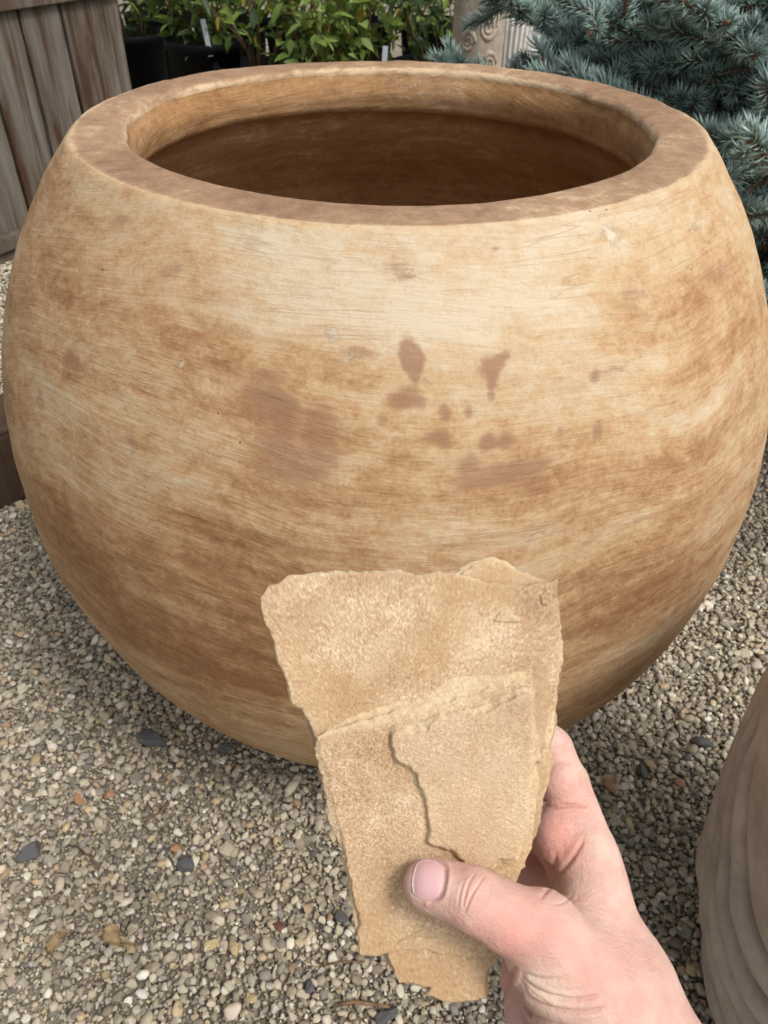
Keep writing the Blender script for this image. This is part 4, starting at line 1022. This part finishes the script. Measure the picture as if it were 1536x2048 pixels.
# creases and folds: (points in photo px, depth limit, half width px, depth m)
hx = CX + FPX * HV[:, 0] / HV[:, 2]; hy = CY - FPX * HV[:, 1] / HV[:, 2]; hz = HV[:, 2]
front = HN[:, 2] < .25
CR = [([(953, 1742), (938, 1765), (930, 1792), (925, 1826)], .30, 2.2, .00042), ([(962, 1762), (946, 1786), (934, 1812), (928, 1828)], .30, 2.4, .00055), ([(930, 1758), (920, 1785), (916, 1814)], .30, 2.0, .00028),
      ([(980, 1762), (980, 1790), (968, 1814)], .30, 2.2, .00025), ([(968, 1752), (958, 1768)], .30, 2, .0002),
      ([(1040, 1944), (1080, 1958), (1130, 1958)], .33, 4, .0006),
      ([(1040, 1950), (1070, 1978), (1120, 1997), (1165, 1999), (1200, 1990)], .33, 4, .0013), ([(1038, 1955), (1062, 1996), (1110, 2019), (1165, 2025), (1212, 2016)], .33, 4, .0013),
      ([(1036, 1965), (1055, 2020), (1100, 2046), (1165, 2058)], .33, 4, .0012), ([(1036, 1990), (1052, 2045), (1100, 2080)], .33, 4, .0012), ([(1038, 1960), (1066, 1985), (1100, 2006)], .33, 3, .0005),
      ([(1080, 1609), (1110, 1613), (1140, 1610), (1172, 1614)], .36, 3.2, .0008), ([(1104, 1501), (1122, 1494), (1140, 1482)], .36, 2.5, .0004),
      ([(1168, 1676), (1152, 1706), (1130, 1736), (1100, 1772), (1080, 1800)], .36, 4, .0008), ([(1112, 1700), (1108, 1740), (1098, 1780)], .37, 4, .0006),
      ([(1105, 1808), (1128, 1804), (1146, 1788)], .33, 3, .0003), ([(1030, 1930), (1012, 1975), (1000, 2004)], .40, 5, .0014)]
disp = np.zeros(nv); red = np.zeros(nv)
def pl_dist(pts):
    d = np.full(nv, 1e9); u = np.zeros(nv); m_ = len(pts)
    # Catmull-Rom through the points, with the arc position for tapering the ends
    Q = []
    for k in range(m_ - 1):
        p0, p1, p2, p3 = [np.array(pts[min(max(k + q, 0), m_ - 1)], float) for q in (-1, 0, 1, 2)]
        for t in np.linspace(0, 1, 5)[:-1]:
            Q.append(.5 * (2 * p1 + (p2 - p0) * t + (2 * p0 - 5 * p1 + 4 * p2 - p3) * t * t + (3 * p1 - p0 - 3 * p2 + p3) * t ** 3))
    Q.append(np.array(pts[-1], float)); nq = len(Q) - 1
    for k in range(nq):
        (x0, y0), (x1, y1) = Q[k], Q[k + 1]
        ex, ey = x1 - x0, y1 - y0; t = np.clip(((hx - x0) * ex + (hy - y0) * ey) / (ex * ex + ey * ey), 0, 1)
        dd_ = np.hypot(hx - x0 - ex * t, hy - y0 - ey * t); c_ = dd_ < d
        d = np.where(c_, dd_, d); u = np.where(c_, (k + t) / nq, u)
    return d, np.sin(np.pi * np.clip(u, 0, 1)) ** .6
for pts_, zl, hw, dp in CR:
    d, tp = pl_dist(pts_); m_ = front & (hz < zl); dp = dp * tp
    g = np.exp(-(d / hw) ** 2)
    disp -= np.where(m_, g * dp - .30 * dp * np.exp(-((d - hw * 2.6) / (hw * 1.4)) ** 2), 0)
    red += np.where(m_, .16 * np.exp(-(d / (hw * 1.8)) ** 2) * np.minimum(1, dp / .0008), 0)
for px, py, r_, s in [(1110, 1560, 34, .5), (1120, 1650, 40, .8), (1150, 1700, 30, .7), (1100, 1720, 40, .7), (1160, 1612, 24, .6), (920, 1740, 30, .25), (950, 1880, 70, .5), (1100, 1880, 80, .4), (1040, 1850, 60, .3), (1240, 1900, 60, .3), (1180, 1950, 60, .3), (1000, 1980, 50, .6), (1020, 1870, 40, .4), (1185, 1650, 20, .2)]:
    red += s * np.exp(-((hx - px) ** 2 + (hy - py) ** 2) / r_ ** 2) * (HN[:, 2] < .5)
pale = np.zeros(nv)
for px, py, r_, s in [(1110, 1995, 50, .9), (815, 1760, 16, .5), (830, 1800, 16, .5), (870, 1830, 20, .3), (1160, 1530, 26, .5), (1195, 1680, 34, .5), (1150, 1780, 40, .4), (1060, 1960, 30, .8), (1190, 1840, 50, .3)]:
    pale += s * np.exp(-((hx - px) ** 2 + (hy - py) ** 2) / r_ ** 2)
# nail bed: a shallow groove round the nail
nailc = (857, 1759); na_ = R(8)
def nail_uv(x, y):
    dx, dy = x - nailc[0], y - nailc[1]; return dx * math.cos(na_) + dy * math.sin(na_), -dx * math.sin(na_) + dy * math.cos(na_)
nu, nw = nail_uv(hx, hy)
nd = (np.abs(nu / 34) ** 3 + np.abs(nw / 41) ** 3) ** (1 / 3.)
fr = (hz < .30) & (HN[:, 2] < .3)
disp -= np.where(fr, .00055 * np.exp(-((nd - 1.0) / .09) ** 2), 0)
disp -= np.where(fr & (HN[:, 2] < -.3), .0006 * np.clip((1 - nd) / .1, 0, 1), 0)
disp += np.where(fr & (nu > 0), .00035 * np.exp(-((nd - 1.22) / .12) ** 2), 0)
disp += .00010 * vn(HV, 400, 1) + .00018 * vn(HV, 120, 2)
HV2 = HV + HN * disp[:, None]
n = NT('skin', 0.52, 0.3)
fine = n.noise(330, 5, .7); mot = n.noise(75, 4, .6)
col = n.mix(n.ramp(mot, [(.35, 0.), (.65, 1.)]), (0.55, 0.335, 0.28), (0.635, 0.425, 0.36))
col = n.mix(n.math('MULTIPLY', n.at('red'), .62, clamp=True), col, (0.62, 0.25, 0.205))
col = n.mix(n.math('MULTIPLY', n.at('pale'), .7, clamp=True), col, (0.74, 0.58, 0.45))
vo = n.n('TexVoronoi'); vo.inputs['Scale'].default_value = 900; n.l(n.co(), vo.inputs['Vector'])
wr_ = n.noise(1.0, 4, .6, n.mapping((260, 700, 260), rot=(0, 0, .5)))
h = n.math('ADD', n.math('MULTIPLY', vo.outputs['Distance'], .5), n.math('ADD', fine, n.math('MULTIPLY', wr_, 1.0)))
n.b.inputs['Subsurface Weight'].default_value = .35; n.b.inputs['Subsurface Radius'].default_value = (1, .35, .2); n.b.inputs['Subsurface Scale'].default_value = .004
col = n.mix(n.ramp(n.noise(190, 3, .6), [(.5, 0.), (.7, .35)]), col, (0.60, 0.30, 0.25))
m_skin = n.out(col, n.bump(h, .6, .0006), n.ramp(fine, [(.3, .5), (.7, .64)]))
per = tag(bpy.data.objects.new('person', None), 'bare right hand and wrist gripping the sandstone slab, thumb across its front', 'person'); COL.objects.link(per)
per.location = c2w(C(1300, 2100, .29))[0]; PL = np.array(per.location)
me = mesh('hand', c2w(HV2) - PL, HF, m_skin); attr(me, 'red', red); attr(me, 'pale', pale)
obj('hand', me, per)
# thumb nail laid on the thumb
bvh = BVHTree.FromPolygons(HV.tolist(), HF.tolist())
NU, NW = 25, 29; base = []; 
for i in range(NU):
    for j in range(NW):
        a_, b_ = -1 + 2 * i / (NU - 1), -1 + 2 * j / (NW - 1)
        # squircle
        x_, y_ = a_ * math.sqrt(1 - b_ * b_ / 2.6), b_ * math.sqrt(1 - a_ * a_ / 2.6)
        u_, v_ = x_ * 32, y_ * 40
        px = nailc[0] + u_ * math.cos(na_) - v_ * math.sin(na_); py = nailc[1] + u_ * math.sin(na_) + v_ * math.cos(na_)
        dr = Vector(C(px, py, 1.0)).normalized(); hit = bvh.ray_cast(Vector((0, 0, 0)), dr)
        base.append((np.array(hit[0]) if hit[0] is not None else C(px, py, .276), a_, b_))
pz = np.array([b[0] for b in base]); ab = np.array([(b[1], b[2]) for b in base])
# smooth dome fitted through the hits
Aq = np.stack([np.ones(len(pz)), ab[:, 0], ab[:, 1], ab[:, 0] ** 2, ab[:, 1] ** 2, ab[:, 0] * ab[:, 1]], -1)
zg = pz[:, 2].reshape(NU, NW)
for _k in range(3): zp = np.pad(zg, 1, mode='edge'); zg = .5 * zg + .125 * (zp[2:, 1:-1] + zp[:-2, 1:-1] + zp[1:-1, 2:] + zp[1:-1, :-2])
zf = zg.ravel()
dirs = pz / pz[:, 2:3]
edge_ = np.maximum(np.abs(ab[:, 0]), np.abs(ab[:, 1])); lift = .0004 * (1 - edge_ ** 4) - .00005
top = dirs * (zf - lift)[:, None]; bot = dirs * (zf + .0012)[:, None]
V = np.concatenate([top, bot]); F = grid_faces(NU, NW, False)
F2 = F[:, ::-1] + NU * NW; Fa = [tuple(f) for f in F] + [tuple(f) for f in F2]
bd = [i * NW for i in range(NU)] + [(NU - 1) * NW + j for j in range(1, NW)] + [i * NW + NW - 1 for i in range(NU - 2, -1, -1)] + [j for j in range(NW - 2, 0, -1)]
for k in range(len(bd)):
    a_, b_ = bd[k], bd[(k + 1) % len(bd)]; Fa.append((a_, b_, b_ + NU * NW, a_ + NU * NW))
n = NT('nail', 0.27, 0.45); n.b.inputs['Subsurface Weight'].default_value = .2; n.b.inputs['Subsurface Scale'].default_value = .002
col = n.mix(n.at('lun'), (0.68, 0.42, 0.42), (0.76, 0.60, 0.58))
m_nail = n.out(col, n.bump(n.noise(1.0, 2, .5, n.mapping((300, 300, 2000))), .08, .0003))
me = mesh('thumbnail', c2w(V) - PL, Fa, m_nail)
lun = np.clip(1 - np.hypot((ab[:, 0] - .95) / .55, ab[:, 1] / .8), 0, 1) * .35 + np.clip((-ab[:, 0] - .80) / .15, 0, 1) * .7
attr(me, 'lun', np.concatenate([lun, lun]))
obj('thumbnail', me, per)
print('hand verts', nv)
